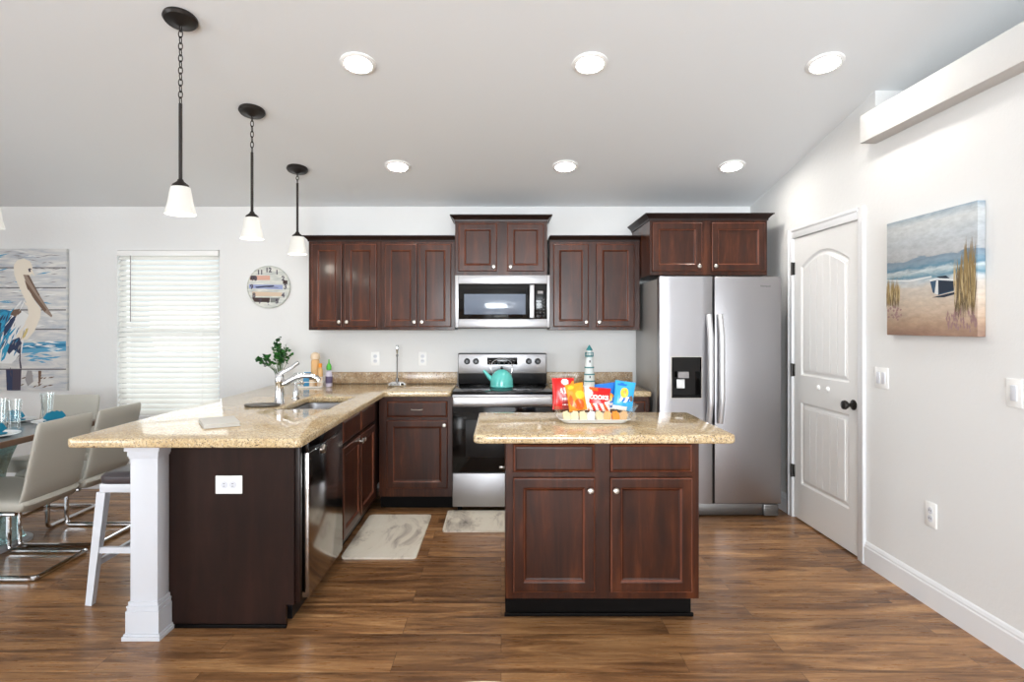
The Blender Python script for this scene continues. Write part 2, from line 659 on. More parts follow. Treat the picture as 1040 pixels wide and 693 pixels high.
def text_into(mb, s, size, cx, cz, y, mi, bold=0.0, depth=0.0008):
    cu = bpy.data.curves.new('lettering', 'FONT')
    cu.body = s
    cu.size = size
    cu.align_x = 'CENTER'
    cu.align_y = 'CENTER'
    cu.offset = bold
    to = bpy.data.objects.new('lettering', cu)
    COL.objects.link(to)
    me = to.to_mesh()
    vs = [mb.bm.verts.new((cx + v.co.x, y, cz + v.co.y)) for v in me.vertices]
    for p in me.polygons:
        try:
            f = mb.bm.faces.new([vs[i] for i in p.vertices])
            f.material_index = mi
        except ValueError:
            pass
    to.to_mesh_clear()
    bpy.data.objects.remove(to)
    bpy.data.curves.remove(cu)


# ------------------------------------------------------------------ room shell
YB = 5.12          # back wall
XR = 2.16          # right wall
XL = -5.9
YR = -5.6
SL = 0.19
RIDGE = -0.4


def zc(y):
    return 2.443 + SL * (YB - y) if y >= RIDGE else 2.443 + SL * (YB - RIDGE) - SL * (RIDGE - y)


struct(MB().box(XL - 0.15, 3.5, YR - 0.15, YB + 0.15, -0.12, 0.0).build('floor', M['floor'], smooth=0))
struct(MB().prism([(YB + 0.15, zc(YB + 0.15)), (RIDGE, zc(RIDGE)), (YR - 0.15, zc(YR - 0.15)), (YR - 0.15, zc(YR - 0.15) + 0.12), (RIDGE, zc(RIDGE) + 0.12), (YB + 0.15, zc(YB + 0.15) + 0.12)],
                  'x', XL - 0.15, 3.5).build('ceiling', M['ceil'], smooth=0))
WX0, WX1, WZ0, WZ1 = -3.33, -2.44, 0.62, 2.065
b = MB()
b.box(XL - 0.15, WX0, YB, YB + 0.14, 0, 2.46)
b.box(WX1, XR, YB, YB + 0.14, 0, 2.46)
b.box(WX0, WX1, YB, YB + 0.14, 0, WZ0)
b.box(WX0, WX1, YB, YB + 0.14, WZ1, 2.46)
struct(b.build('wall_back', M['wall'], smooth=0))
# right wall: pantry block to the ceiling, then the lower wall with the plant ledge above it
DY0, DY1, DZ = 3.555, 4.36, 2.055
YN = 3.41
b = MB()
b.prism([(DY1, 0), (YB + 0.14, 0), (YB + 0.14, zc(YB + 0.14)), (DY1, zc(DY1))], 'x', XR, 3.4)
b.prism([(DY0, DZ), (DY1, DZ), (DY1, zc(DY1)), (DY0, zc(DY0))], 'x', XR, 3.4)
b.prism([(YN, 0), (DY0, 0), (DY0, zc(DY0)), (YN, zc(YN))], 'x', XR, 3.4)
b.box(XR, 3.4, YR, YN, 0, 2.575)
struct(b.build('wall_right', M['wall'], smooth=0))
b = MB()
b.prism([(YR, 2.575), (YN, 2.575), (YN, zc(YN)), (RIDGE, zc(RIDGE)), (YR, zc(YR))], 'x', 3.3, 3.4)
struct(b.build('wall_niche', M['wall'], smooth=0))
b = MB()
b.box(2.07, XR + 0.05, YR, YN, 2.46, 2.62, 0.004, 2)
struct(b.build('trim_1', M['wall']), 'white boxed ledge along the top of the right wall')
# left wall with a wide opening, rear wall with another, both unseen and added for light
b = MB()
b.prism([(YR, 0), (-3.3, 0), (-3.3, zc(-3.3)), (YR, zc(YR))], 'x', XL - 0.12, XL)
b.prism([(0.5, 0), (YB, 0), (YB, zc(YB)), (0.5, zc(0.5))], 'x', XL - 0.12, XL)
b.prism([(-3.3, 2.35), (0.5, 2.35), (0.5, zc(0.5)), (RIDGE, zc(RIDGE)), (-3.3, zc(-3.3))], 'x', XL - 0.12, XL)
struct(b.build('wall_left', M['wall'], smooth=0))
b = MB()
b.box(XL - 0.12, -1.7, YR - 0.12, YR, 0, zc(YR))
b.box(2.05, 3.4, YR - 0.12, YR, 0, zc(YR))
b.box(-1.7, 2.05, YR - 0.12, YR, 2.5, zc(YR))
struct(b.build('wall_rear', M['wall'], smooth=0))

# baseboards
BBP = [(0.0, 0.0), (-0.016, 0.0), (-0.016, 0.105), (-0.012, 0.112), (-0.012, 0.120), (-0.006, 0.132), (0.0, 0.138)]


def baseboard_y(name, x, y0, y1, sgn=1):
    mb = MB()
    mb.prism([(x + p[0] * sgn, p[1]) for p in BBP], 'y', y0, y1)
    return struct(mb.build(name, M['trim'], smooth=0))


def baseboard_x(name, y, x0, x1):
    mb = MB()
    mb.prism([(y + p[0], p[1]) for p in BBP], 'x', x0, x1)
    return struct(mb.build(name, M['trim'], smooth=0))


baseboard_y('baseboard_right', XR, YR, 3.495)
baseboard_y('baseboard_right_far', XR, 4.422, YB)
baseboard_x('baseboard_back', YB, XL, -1.95)

# window with frame, sashes, glass
win = thing('window_1', 'white framed double hung window behind the blind', 'window', (-2.885, YB + 0.07, WZ0))
tag(win, kind='structure')
del win['category']
W2, WH = (WX1 - WX0) / 2, WZ1 - WZ0
b = MB()
for x0, x1, z0, z1 in ((-W2, -W2 + 0.04, 0, WH), (W2 - 0.04, W2, 0, WH), (-W2, W2, 0, 0.04), (-W2, W2, WH - 0.04, WH), (-W2 + 0.04, W2 - 0.04, WH * 0.5 - 0.02, WH * 0.5 + 0.02)):
    b.box(x0, x1, 0.0, 0.05, z0, z1, 0.003)
fr = b.build('window_frame', M['trim'], win)
MB().box(-W2 + 0.04, W2 - 0.04, 0.024, 0.028, 0.04, WH - 0.04).build('pane', M['pane'], win, smooth=0)
MB().box(-W2, W2, -0.09, 0.0, -0.02, 0.012, 0.004).build('window_sill', M['trim'], win)

# blind
bl = thing('window_blind', 'white horizontal slat blind lowered over the dining window', 'blind', (-2.885, YB + 0.015, WZ0))
b = MB()
b.box(-W2 + 0.008, W2 - 0.008, -0.03, 0.03, WH - 0.052, WH - 0.004, 0.003)
b.build('head_rail', M['white_pl'], bl)
b = MB()
nsl = 31
for i in range(nsl):
    z = 0.045 + i * (WH - 0.11) / (nsl - 1)
    a = R(44)
    hw = 0.025
    pr = []
    for t, cv in ((-1, 0), (-0.5, 0.003), (0, 0.004), (0.5, 0.003), (1, 0)):
        pr.append((t * hw * math.cos(a) - cv * math.sin(a), z + t * hw * math.sin(a) + cv * math.cos(a)))
    pr2 = [(p[0] + 0.0018 * math.sin(a), p[1] - 0.0018 * math.cos(a)) for p in reversed(pr)]
    b.prism(pr + pr2, 'x', -W2 + 0.012, W2 - 0.012)
b.build('slats', M['slat'], bl, smooth=50)
MB().box(-W2 + 0.012, W2 - 0.012, -0.02, 0.02, 0.008, 0.028, 0.004).build('bottom_rail', M['white_pl'], bl)
MB().cyl((-W2 + 0.13, -0.036, WH - 0.05), (-W2 + 0.13, -0.036, WH - 0.62), 0.004).build('wand', M['p_grey'], bl)
b = MB()
for x in (-0.3, 0.3):
    b.cyl((x, -0.026, WH - 0.05), (x, -0.026, 0.02), 0.0012, 6)
b.build('ladder_cord', M['white_pl'], bl)

# ------------------------------------------------------------------ pantry door
RW = -PI / 2        # things hung on the right wall: local -y looks to world -x, local +x runs towards the camera
DW = DY1 - DY0
dr = thing('door_1', 'white two panel arched pantry door with plank grooves', 'door', (XR, (DY0 + DY1) / 2, 0), RW)
tag(dr, kind='structure')
del dr['category']


def arch(x0, x1, z0, zs, zp, n=14):
    """closed outline: flat bottom, arched top"""
    pts = [(x0, z0), (x1, z0)]
    for k in range(n + 1):
        t = k / n
        x = x1 + (x0 - x1) * t
        pts.append((x, zs + (zp - zs) * math.sin(PI * t)))
    return pts


b = MB()
hw = DW / 2 - 0.004
dz0, dz1 = 0.012, DZ - 0.006
yf = -0.002
outer = [(-hw, dz0), (hw, dz0), (hw, dz1), (-hw, dz1)]
up = arch(-hw + 0.105, hw - 0.105, 1.055, 1.835, 1.925)
lo = [(-hw + 0.105, 0.27), (hw - 0.105, 0.27), (hw - 0.105, 0.86), (-hw + 0.105, 0.86)]
es = []
loopv = []
for lp in (outer, up, lo):
    vs = [b.bm.verts.new((p[0], yf, p[1])) for p in lp]
    loopv.append(vs)
    for i in range(len(vs)):
        es.append(b.bm.edges.new((vs[i], vs[(i + 1) % len(vs)])))
bmesh.ops.triangle_fill(b.bm, edges=es, use_beauty=True)


def shrink(lp, d):
    cx = sum(p[0] for p in lp) / len(lp)
    z0_, z1_ = min(p[1] for p in lp), max(p[1] for p in lp)
    x0_, x1_ = min(p[0] for p in lp), max(p[0] for p in lp)
    cz = (z0_ + z1_) / 2
    return [(cx + (p[0] - cx) * (1 - 2 * d / (x1_ - x0_)), cz + (p[1] - cz) * (1 - 2 * d / (z1_ - z0_))) for p in lp]


for vs, lp in ((loopv[1], up), (loopv[2], lo)):
    prev = vs
    for d, y in ((0.012, 0.008), (0.020, 0.008), (0.034, 0.002)):
        cur = [b.bm.verts.new((p[0], y, p[1])) for p in shrink(lp, d)]
        for i in range(len(cur)):
            j = (i + 1) % len(cur)
            b.bm.faces.new((prev[i], prev[j], cur[j], cur[i]))
        prev = cur
    b.bm.faces.new(prev)
ob = [b.bm.verts.new((p[0], 0.036, p[1])) for p in outer]
for i in range(4):
    j = (i + 1) % 4
    b.bm.faces.new((loopv[0][i], loopv[0][j], ob[j], ob[i]))
b.bm.faces.new(ob)
leaf = b.build('door_leaf', M['door'], dr, smooth=20)
# plank fields with v-grooves inside both panels
b = MB()
nb = 6
for lp, arched in ((shrink(up, 0.042), True), (shrink(lo, 0.042), False)):
    x0_, x1_ = lp[0][0], lp[1][0]
    z0_ = lp[0][1]
    ztop = sorted(set(lp[2:]), key=lambda p: p[0])

    def topz(x):
        for a_, c_ in zip(ztop[:-1], ztop[1:]):
            if a_[0] - 1e-6 <= x <= c_[0] + 1e-6:
                return a_[1] + (c_[1] - a_[1]) * (x - a_[0]) / max(1e-6, c_[0] - a_[0])
        return ztop[0][1]
    wv = (x1_ - x0_) / nb
    for k in range(nb):
        xa, xb = x0_ + k * wv + 0.0035, x0_ + (k + 1) * wv - 0.0035
        pts = [(xa, z0_), (xb, z0_)] + [(xb + (xa - xb) * t / 4, topz(xb + (xa - xb) * t / 4)) for t in range(5)]
        b.prism(pts, 'y', -0.0035, 0.004)
b.build('panel_boards', M['door'], dr, smooth=0)
b = MB()
cw = 0.065
for x0, x1, z0, z1 in ((-DW / 2 - cw + 0.004, -DW / 2 + 0.004, 0, DZ + cw), (DW / 2 - 0.004, DW / 2 + cw - 0.004, 0, DZ + cw), (-DW / 2 + 0.004, DW / 2 - 0.004, DZ - 0.004, DZ + cw)):
    b.box(x0, x1, -0.016, 0.0, z0, z1, 0.004)
for x0, x1, z0, z1 in ((-DW / 2 - cw + 0.004, -DW / 2 - cw + 0.024, 0, DZ + cw), (DW / 2 + cw - 0.024, DW / 2 + cw - 0.004, 0, DZ + cw), (-DW / 2, DW / 2, DZ + cw - 0.02, DZ + cw)):
    b.box(x0, x1, -0.021, -0.012, z0, z1, 0.003)
b.build('door_frame', M['trim'], dr)
for z in (1.83, 1.085, 0.345):
    h = MB()
    h.box(-DW / 2 - 0.004, -DW / 2 + 0.022, -0.012, 0.0, z - 0.045, z + 0.045, 0.002)
    h.cyl((-DW / 2 + 0.004, -0.017, z - 0.048), (-DW / 2 + 0.004, -0.017, z + 0.048), 0.007, 10)
    h.build('hinge', M['bronze'], dr)
k = MB()
kx = DW / 2 - 0.06
RX = Matrix.Rotation(R(90), 3, 'X')
k.lathe([(0.0, 0), (0.032, 0), (0.032, 0.006), (0.013, 0.012), (0.011, 0.035), (0.022, 0.042), (0.029, 0.055), (0.026, 0.068), (0.0, 0.074)], (kx, -0.001, 0.925), 20, RX)
k.build('door_knob', M['bronze'], dr)
for x in (-0.06, 0.06):
    k = MB()
    k.lathe([(0, 0), (0.017, 0), (0.017, 0.006), (0.010, 0.014), (0, 0.016)], (x, -0.002, 0.99), 16, RX)
    k.build('bumper', M['white_pl'], dr)


# ------------------------------------------------------------------ recessed lights and pendants
TILT = -math.atan(SL)
places = [(-0.765, 3.159, 'front left'), (0.474, 3.159, 'front middle'), (1.732, 3.159, 'front right'), (-0.762, 4.353, 'back left'), (0.472, 4.353, 'back middle'), (1.698, 4.353, 'back right')]
LBL = {'front left': 'round recessed ceiling light in the nearer row, left of three, nearest the black pendants',
       'front middle': 'round recessed ceiling light in the nearer row, above the island, middle of three',
       'front right': 'round recessed ceiling light in the nearer row, rightmost, nearest the white boxed ledge',
       'back left': 'round recessed ceiling light in the far row above the left wall cabinets',
       'back middle': 'round recessed ceiling light in the far row above the range',
       'back right': 'round recessed ceiling light in the far row above the refrigerator'}
first = None
for x, y, nm in places:
    if first is None:
        t = thing('recessed_light', LBL[nm], 'ceiling light', (0, 0, 0), group='recessed ceiling lights')
        MB().lathe([(0.069, -0.002), (0.071, -0.007), (0.080, -0.009), (0.094, -0.003), (0.095, 0.0), (0.095, 0.004), (0.069, 0.004)], (0, 0, 0), 32).build('trim_ring', M['white_pl'], t)
        MB().lathe([(0.0, -0.004), (0.069, -0.004), (0.069, 0.002), (0.0, 0.002)], (0, 0, 0), 32).build('lens', M['lens'], t)
        first = t
    else:
        t = copy_tree(first)
        t['label'] = LBL[nm]
    t.location = (x, y, zc(y) - 0.004)
    t.rotation_euler = (TILT, 0, 0)


def link_pts(c, r, h, turn):
    pts = []
    for i in range(14):
        a = 2 * PI * i / 14
        u, z = math.cos(a) * r, math.sin(a) * h
        pts.append((c[0] + (u if turn else 0), c[1] + (0 if turn else u), c[2] + z))
    return pts


def glass_shade(parent, z0, scale=1.0):
    prof = [(0.036, 0.148), (0.047, 0.142), (0.054, 0.11), (0.062, 0.06), (0.072, 0.02), (0.0765, 0.0), (0.0735, 0.0), (0.069, 0.02), (0.059, 0.06), (0.051, 0.11), (0.044, 0.138), (0.034, 0.144)]
    return MB().lathe([(r_ * scale, z0 + z * scale) for r_, z in prof], (0, 0, 0), 32).build('lamp_shade', M['shade'], parent)


def bulb(parent, z, wt):
    MB().sphere((0, 0, z), 0.024, sz=1.2).build('bulb', M['bulb'], parent)
    l = bpy.data.lights.new('bulb_light', 'POINT')
    l.energy = wt
    l.color = (1.0, 0.92, 0.80)
    l.shadow_soft_size = 0.04
    o = bpy.data.objects.new('bulb_light', l)
    COL.objects.link(o)
    o.parent = parent
    o.location = (0, 0, z - 0.075)


M['bulb'] = mat('lit_bulb', (1, 1, 1, 1), 0.4, emit=(1, 0.95, 0.85, 1), es=4.0)
pend = [(-1.53, 2.819, 'black chain pendant with white glass shade, nearest and largest of the three over the peninsula'),
        (-1.524, 3.614, 'black chain pendant with white glass shade, middle one of the three over the peninsula'),
        (-1.515, 4.393, 'black pendant with white glass shade nearest the left wall cabinets, smallest of three')]
for x, y, lab in pend:
    zt = zc(y)
    t = thing('pendant_light', lab, 'pendant light', (x, y, zt), group='pendants over the peninsula')
    rot = Matrix.Rotation(TILT, 3, 'X')
    MB().lathe([(0.0, 0.0), (0.076, 0.0), (0.078, -0.012), (0.070, -0.022), (0.030, -0.028), (0.012, -0.040), (0.0, -0.042)], (0, 0, 0), 32, rot).build('canopy', M['bronze'], t)
    zb = 1.93 - zt
    ztop = 2.47 - zt
    if ztop > -0.11:
        ztop = -0.12
    b = MB()
    n = max(2, round((-0.035 - ztop) / 0.030))
    st = (-0.035 - ztop) / n
    for i in range(n):
        b.tube(link_pts((0, 0, -0.035 - st * (i + 0.5)), 0.0095, st * 0.62, i % 2), 0.0026, 6, True)
    b.build('chain', M['bronze'], t)
    MB().cyl((0, 0, ztop), (0, 0, zb + 0.17), 0.0085, 12).build('rod', M['bronze'], t)
    MB().lathe([(0, 0.178), (0.012, 0.178), (0.016, 0.168), (0.036, 0.152), (0.040, 0.140), (0.040, 0.134), (0, 0.134)], (0, 0, zb), 24).build('shade_cap', M['bronze'], t)
    sh = glass_shade(t, zb + 0.012, 0.90)
    bulb(t, zb + 0.06, POWER_PEND)

# dining chandelier, only the edge of one shade reaches the frame
cx, cy = -3.512, 3.80
t = thing('chandelier', 'dining chandelier with white glass shades, at the left edge of the frame', 'chandelier', (cx, cy, zc(cy)))
MB().lathe([(0, 0), (0.07, 0), (0.07, -0.02), (0.02, -0.035), (0, -0.036)], (0, 0, 0), 28, Matrix.Rotation(TILT, 3, 'X')).build('canopy', M['bronze'], t)
MB().cyl((0, 0, -0.03), (0, 0, -0.45), 0.008).build('rod', M['bronze'], t)
for k in range(3):
    a = 2 * PI * k / 3
    c, s_ = math.cos(a) * 0.225, math.sin(a) * 0.225
    arm = MB().tube([(0, 0, -0.44), (c * 0.4, s_ * 0.4, -0.47), (c * 0.8, s_ * 0.8, -0.45), (c, s_, -0.49), (c, s_, -0.52)], 0.007, 10).build('arm', M['bronze'], t)
    sh = glass_shade(arm, -0.655)
    sh.location = (c, s_, 0)

# ------------------------------------------------------------------ cabinets
SH = [(0.0, 0.0), (0.0, 0.0145), (0.0015, 0.018), (0.006, 0.020), (0.009, 0.020), (0.044, 0.020), (0.047, 0.020), (0.0505, 0.0185), (0.0535, 0.0145), (0.057, 0.0105), (0.062, 0.0085), (0.065, 0.0085)]
DH = [(0.0, 0.0), (0.0, 0.009), (0.002, 0.013), (0.010, 0.0185), (0.015, 0.020), (0.018, 0.020)]


def knob(parent, x, z, y=-0.020, r=0.015):
    b = MB()
    b.lathe([(0, 0), (r * 0.55, 0), (r * 0.4, 0.006), (r * 0.45, 0.012), (r, 0.016), (r, 0.022), (r * 0.7, 0.026), (0, 0.027)], (x, y, z), 18, RX)
    return b.build('knob', M['nickel'], parent)


def mitre(o):
    for e in o.data.edges:
        if abs(e.vertices[0] - e.vertices[1]) == 4:
            e.use_edge_sharp = True


def cab_door(parent, x0, x1, z0, z1, kn=None, mt=None):
    b = MB()
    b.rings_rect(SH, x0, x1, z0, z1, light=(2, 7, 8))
    o = b.build('door', [mt or M['wood'], M['edge_highlight']], parent, smooth=70)
    mitre(o)
    if kn:
        knob(o, kn[0], kn[1])
    return o


def drawer(parent, x0, x1, z0, z1, kn=None, mt=None, pull=False):
    b = MB()
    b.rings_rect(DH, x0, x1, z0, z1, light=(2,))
    o = b.build('drawer', [mt or M['wood'], M['edge_highlight']], parent, smooth=70)
    mitre(o)
    if pull:
        b = MB()
        c = (x0 + x1) / 2
        z = (z0 + z1) / 2
        b.tube([(c - 0.042, -0.018, z), (c - 0.04, -0.038, z), (c - 0.02, -0.044, z), (c + 0.02, -0.044, z), (c + 0.04, -0.038, z), (c + 0.042, -0.018, z)], 0.0045, 8)
        b.build('handle', M['nickel'], o)
    return o


def crown(parent, x0, x1, z0, h, depth, left=True, right=True, out=0.035):
    """crown moulding on front and exposed sides; profile steps outwards"""
    prof = [(0.0, 0.0), (0.006, 0.0), (0.008, h * 0.25), (0.020, h * 0.55), (out * 0.85, h * 0.8), (out, h * 0.84), (out, h), (0.0, h)]
    b = MB()
    rings = []
    for o_, z in prof:
        xa = x0 - (o_ if left else 0)
        xb = x1 + (o_ if right else 0)
        rings.append([b.bm.verts.new(p) for p in ((xa, depth, z0 + z), (xa, -o_, z0 + z), (xb, -o_, z0 + z), (xb, depth, z0 + z))])
    b._skin(rings, caps=True, ring_closed=True)
    return b.build('crown_molding', M['wood_dark'], parent, smooth=20)


def upper_cab(name_label, x0, x1, yfront, z0, z1, depth, doors, ch=0.045, left=False, right=False, grp='wall cabinets'):
    """yfront = face frame plane; origin at bottom left front"""
    t = thing('wall_cabinet', name_label, 'cabinet', (x0, yfront, z0), 0, grp)
    wd = x1 - x0
    b = MB()
    b.box(0, wd, 0, depth, 0, z1 - z0, 0.0015, 1)
    b.build('body', M['wood'], t)
    for (a, c, za, zb, kx_, kz) in doors:
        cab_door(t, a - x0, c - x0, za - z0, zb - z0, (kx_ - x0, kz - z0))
    crown(t, 0, wd, z1 - z0, ch, depth, left, right, 0.04)
    return t


YF = 4.82
upper_cab('tall dark cherry two door wall cabinet beside the clock, leftmost of all', -1.57, -0.981, YF, 1.374, 2.098, YB - YF,
          [(-1.540, -1.293, 1.400, 2.075, -1.315, 1.44), (-1.275, -1.012, 1.400, 2.075, -1.253, 1.44)], left=True)
upper_cab('tall dark cherry two door wall cabinet left of the microwave', -0.980, -0.377, YF, 1.374, 2.098, YB - YF,
          [(-0.947, -0.685, 1.400, 2.075, -0.707, 1.44), (-0.667, -0.407, 1.400, 2.075, -0.645, 1.44)])
upper_cab('short raised dark cherry two door wall cabinet above the microwave', -0.373, 0.372, 4.78, 1.817, 2.255, YB - 4.78,
          [(-0.345, -0.035, 1.850, 2.235, -0.06, 1.885), (0.050, 0.345, 1.850, 2.235, 0.075, 1.885)], ch=0.05, left=True, right=True)
upper_cab('tall dark cherry two door wall cabinet between microwave and refrigerator', 0.396, 1.130, YF, 1.374, 2.098, YB - YF,
          [(0.425, 0.712, 1.400, 2.075, 0.690, 1.44), (0.775, 1.085, 1.400, 2.075, 0.797, 1.44)])
upper_cab('short deep brown two door wall cabinet above the refrigerator', 1.134, 2.030, 4.51, 1.797, 2.215, YB - 4.51,
          [(1.150, 1.530, 1.825, 2.195, 1.503, 1.862), (1.600, 2.010, 1.825, 2.195, 1.627, 1.862)], ch=0.05, left=True, right=True)

# base cabinet on the back wall, left of the range
t = thing('base_cabinet', 'dark cherry base cabinet with one drawer, left of the range', 'cabinet', (-0.372, 4.51, 0), 0, 'base cabinets')
b = MB()
b.box(-0.56, 0, 0, YB - 4.51, 0.105, 0.870, 0.0015, 1)
b.build('body', M['wood'], t)
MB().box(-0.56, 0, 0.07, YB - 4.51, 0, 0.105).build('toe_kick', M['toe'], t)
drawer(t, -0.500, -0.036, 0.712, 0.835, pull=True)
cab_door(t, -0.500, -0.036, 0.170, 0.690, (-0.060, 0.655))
# right of the range
t = thing('base_cabinet', 'dark cherry base cabinet between the range and the refrigerator', 'cabinet', (0.394, 4.51, 0), 0, 'base cabinets')
b = MB()
b.box(0, 0.736, 0, YB - 4.535, 0.105, 0.870, 0.0015, 1)
b.build('body', M['wood'], t)
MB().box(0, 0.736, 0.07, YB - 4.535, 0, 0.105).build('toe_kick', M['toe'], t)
drawer(t, 0.03, 0.355, 0.712, 0.835, pull=True)
drawer(t, 0.38, 0.705, 0.712, 0.835, pull=True)
cab_door(t, 0.03, 0.355, 0.170, 0.690, (0.33, 0.655))
cab_door(t, 0.38, 0.705, 0.170, 0.690, (0.405, 0.655))

# sink base in the peninsula (faces +x)
RP = PI / 2
XF = -0.945
t = thing('base_cabinet', 'dark sink base cabinet in the peninsula beside the dishwasher', 'cabinet', (XF, 3.455, 0), RP, 'base cabinets')
LS = 4.505 - 3.455
b = MB()
b.box(0, LS, 0, 0.02, 0.105, 0.870, 0.0015, 1)
b.box(0, LS, 0.02, 0.62, 0.105, 0.62)
b.box(LS, LS + 0.6, 0.075, 0.62, 0.105, 0.870)
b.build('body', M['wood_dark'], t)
MB().box(0, LS + 0.07, 0.07, 0.62, 0, 0.105).build('toe_kick', M['toe'], t)
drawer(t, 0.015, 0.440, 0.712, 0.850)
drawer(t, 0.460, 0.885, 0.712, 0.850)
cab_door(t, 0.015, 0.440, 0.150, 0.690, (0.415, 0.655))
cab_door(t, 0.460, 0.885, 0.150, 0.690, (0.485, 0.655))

# end panel and back of the peninsula
t = thing('peninsula_panel', 'dark espresso end panel of the peninsula beside the white post', 'cabinet panel', (-1.60, 2.76, 0))
b = MB()
pl = [(0.0, 0.0), (0.594, 0.0), (0.594, 0.105), (0.632, 0.105), (0.632, 0.870), (0.0, 0.870)]
b.prism(pl, 'y', 0.0, 0.02)
b.box(0.0, 0.02, 0.02, 2.34, 0.0, 0.870)
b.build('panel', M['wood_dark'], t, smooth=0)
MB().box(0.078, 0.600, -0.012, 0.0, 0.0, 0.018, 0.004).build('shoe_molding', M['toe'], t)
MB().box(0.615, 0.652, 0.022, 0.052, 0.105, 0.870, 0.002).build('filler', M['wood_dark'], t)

# white post
t = thing('post', 'square white post holding up the corner of the peninsula counter', 'post', (-1.61, 2.720, 0))
b = MB()
b.box(-0.062, 0.062, -0.058, 0.035, 0.0, 0.870, 0.003)
b.build('shaft', M['post'], t)
b = MB()
for ow, z0, z1 in ((0.086, 0.0, 0.018), (0.081, 0.018, 0.028), (0.075, 0.028, 0.128), (0.071, 0.128, 0.142), (0.073, 0.142, 0.150), (0.067, 0.150, 0.168)):
    b.box(-ow, ow, -ow + 0.002, 0.036, z0, z1, 0.0015)
b.build('plinth', M['post'], t, smooth=0)
b = MB()
for ow, z0, z1 in ((0.066, 0.812, 0.822), (0.070, 0.822, 0.846), (0.079, 0.846, 0.870)):
    b.box(-ow, ow, -ow + 0.002, 0.036, z0, z1, 0.0015)
b.build('capital', M['post'], t, smooth=0)


# ------------------------------------------------------------------ counters
xs = [-1.922, -1.345, -1.045, -0.88, -0.378]
ys = [2.60, 3.52, 4.14, 4.47, 5.118]
cells = [(i, j) for i in range(3) for j in range(4) if not (i == 1 and j == 1)] + [(3, 3)]
tag(slab(xs, ys, cells, 0.8705, 0.912, 0.03, 0.010).build('countertop', M['granite'], smooth=40), 'L shaped speckled tan granite countertop on the peninsula and back wall', 'countertop')
tag(slab([0.393, 1.135], [4.47, 5.118], [(0, 0)], 0.8705, 0.912, 0.004, 0.010).build('countertop', M['granite'], smooth=40), 'short tan granite countertop between the range and the refrigerator', 'countertop')
tag(slab([-0.128, 1.076], [2.69, 3.41], [(0, 0)], 0.8705, 0.912, 0.035, 0.012).build('countertop', M['granite'], smooth=40), 'rectangular speckled tan granite top of the island', 'countertop')
tag(MB().box(-1.47, -0.378, 5.098, 5.119, 0.9125, 1.010, 0.003).build('backsplash', M['granite_splash']), 'low granite backsplash strip left of the range', 'backsplash')
tag(MB().box(0.393, 1.135, 5.098, 5.119, 0.9125, 1.010, 0.003).build('backsplash', M['granite_splash']), 'low granite backsplash strip right of the range', 'backsplash')

# sink
t = thing('sink', 'double bowl stainless steel sink set into the peninsula counter', 'sink', (-1.195, 3.83, 0.87))
for y0, y1 in ((-0.312, -0.092), (-0.066, 0.312)):
    b = MB()
    rg = []
    for ins, z in ((0.0, -0.002), (0.004, -0.03), (0.008, -0.16), (0.04, -0.185)):
        rg.append([b.bm.verts.new((p[0], p[1], z)) for p in rounded(-0.145 + ins, 0.145 - ins, y0 + ins, y1 - ins, 0.045, 5)])
    b._skin(rg, caps=False)
    b._mat([b.bm.faces.new(rg[-1])])
    rg2 = []
    for ins, z in ((0.0, -0.002), (-0.003, -0.03), (-0.001, -0.165), (0.03, -0.190)):
        rg2.append([b.bm.verts.new((p[0], p[1], z)) for p in rounded(-0.145 + ins, 0.145 - ins, y0 + ins, y1 - ins, 0.045, 5)])
    b._skin(rg2, caps=False)
    b._mat([b.bm.faces.new(rg2[-1])])
    o = b.build('bowl', M['steel'], t, smooth=50)
    MB().lathe([(0, 0.0), (0.04, 0.0), (0.042, 0.004), (0.03, 0.002), (0, 0.001)], (0, (y0 + y1) / 2, -0.184), 20).build('drain', M['chrome'], o)
b = MB()
n = 5
b.box(-0.149, 0.149, -0.094, -0.064, -0.03, 0.012, 0.008, 3)
b.box(-0.158, 0.158, -0.325, 0.325, -0.190, -0.188)
for a_, b_, c_, d_ in ((-0.165, -0.1485, -0.325, 0.325), (0.1485, 0.165, -0.325, 0.325), (-0.1485, 0.1485, -0.325, -0.311), (-0.1485, 0.1485, 0.311, 0.325)):
    b.box(a_, b_, c_, d_, -0.06, -0.0005)
b.build('divider', M['steel'], t)

# faucet
ZT = 0.912
t = thing('faucet', 'chrome single lever kitchen faucet with a curved spout behind the sink', 'faucet', (-1.415, 3.77, ZT + 0.0005))
b = MB()
b.lathe([(0, 0), (0.032, 0), (0.032, 0.006), (0.028, 0.012), (0.027, 0.13), (0.029, 0.135), (0.029, 0.175), (0.02, 0.19), (0, 0.192)], (0, 0, 0), 24)
b.build('body', M['chrome'], t)
MB().tube([(0.0, 0.0, 0.115), (0.04, 0.008, 0.135), (0.09, 0.02, 0.165), (0.14, 0.03, 0.178), (0.19, 0.04, 0.175), (0.225, 0.048, 0.158), (0.235, 0.05, 0.14)], [0.019, 0.019, 0.018, 0.017, 0.017, 0.018, 0.019], 14).build('spout', M['chrome'], t)
MB().tube([(0, 0, 0.185), (0.03, 0.005, 0.205), (0.075, 0.012, 0.232), (0.115, 0.018, 0.262)], [0.018, 0.015, 0.013, 0.014], 12).build('lever', M['chrome'], t)
t = thing('soap_dispenser', 'short chrome pump beside the faucet', 'dispenser', (-1.39, 4.00, ZT + 0.0005))
MB().lathe([(0, 0), (0.026, 0), (0.026, 0.008), (0.02, 0.015), (0.02, 0.06), (0.012, 0.075), (0.008, 0.115), (0, 0.116)], (0, 0, 0), 20).build('body', M['chrome'], t)
MB().tube([(0, 0, 0.105), (0.03, 0.0, 0.115), (0.055, 0, 0.105)], 0.008, 10).build('nozzle', M['chrome'], t)
o = MB()
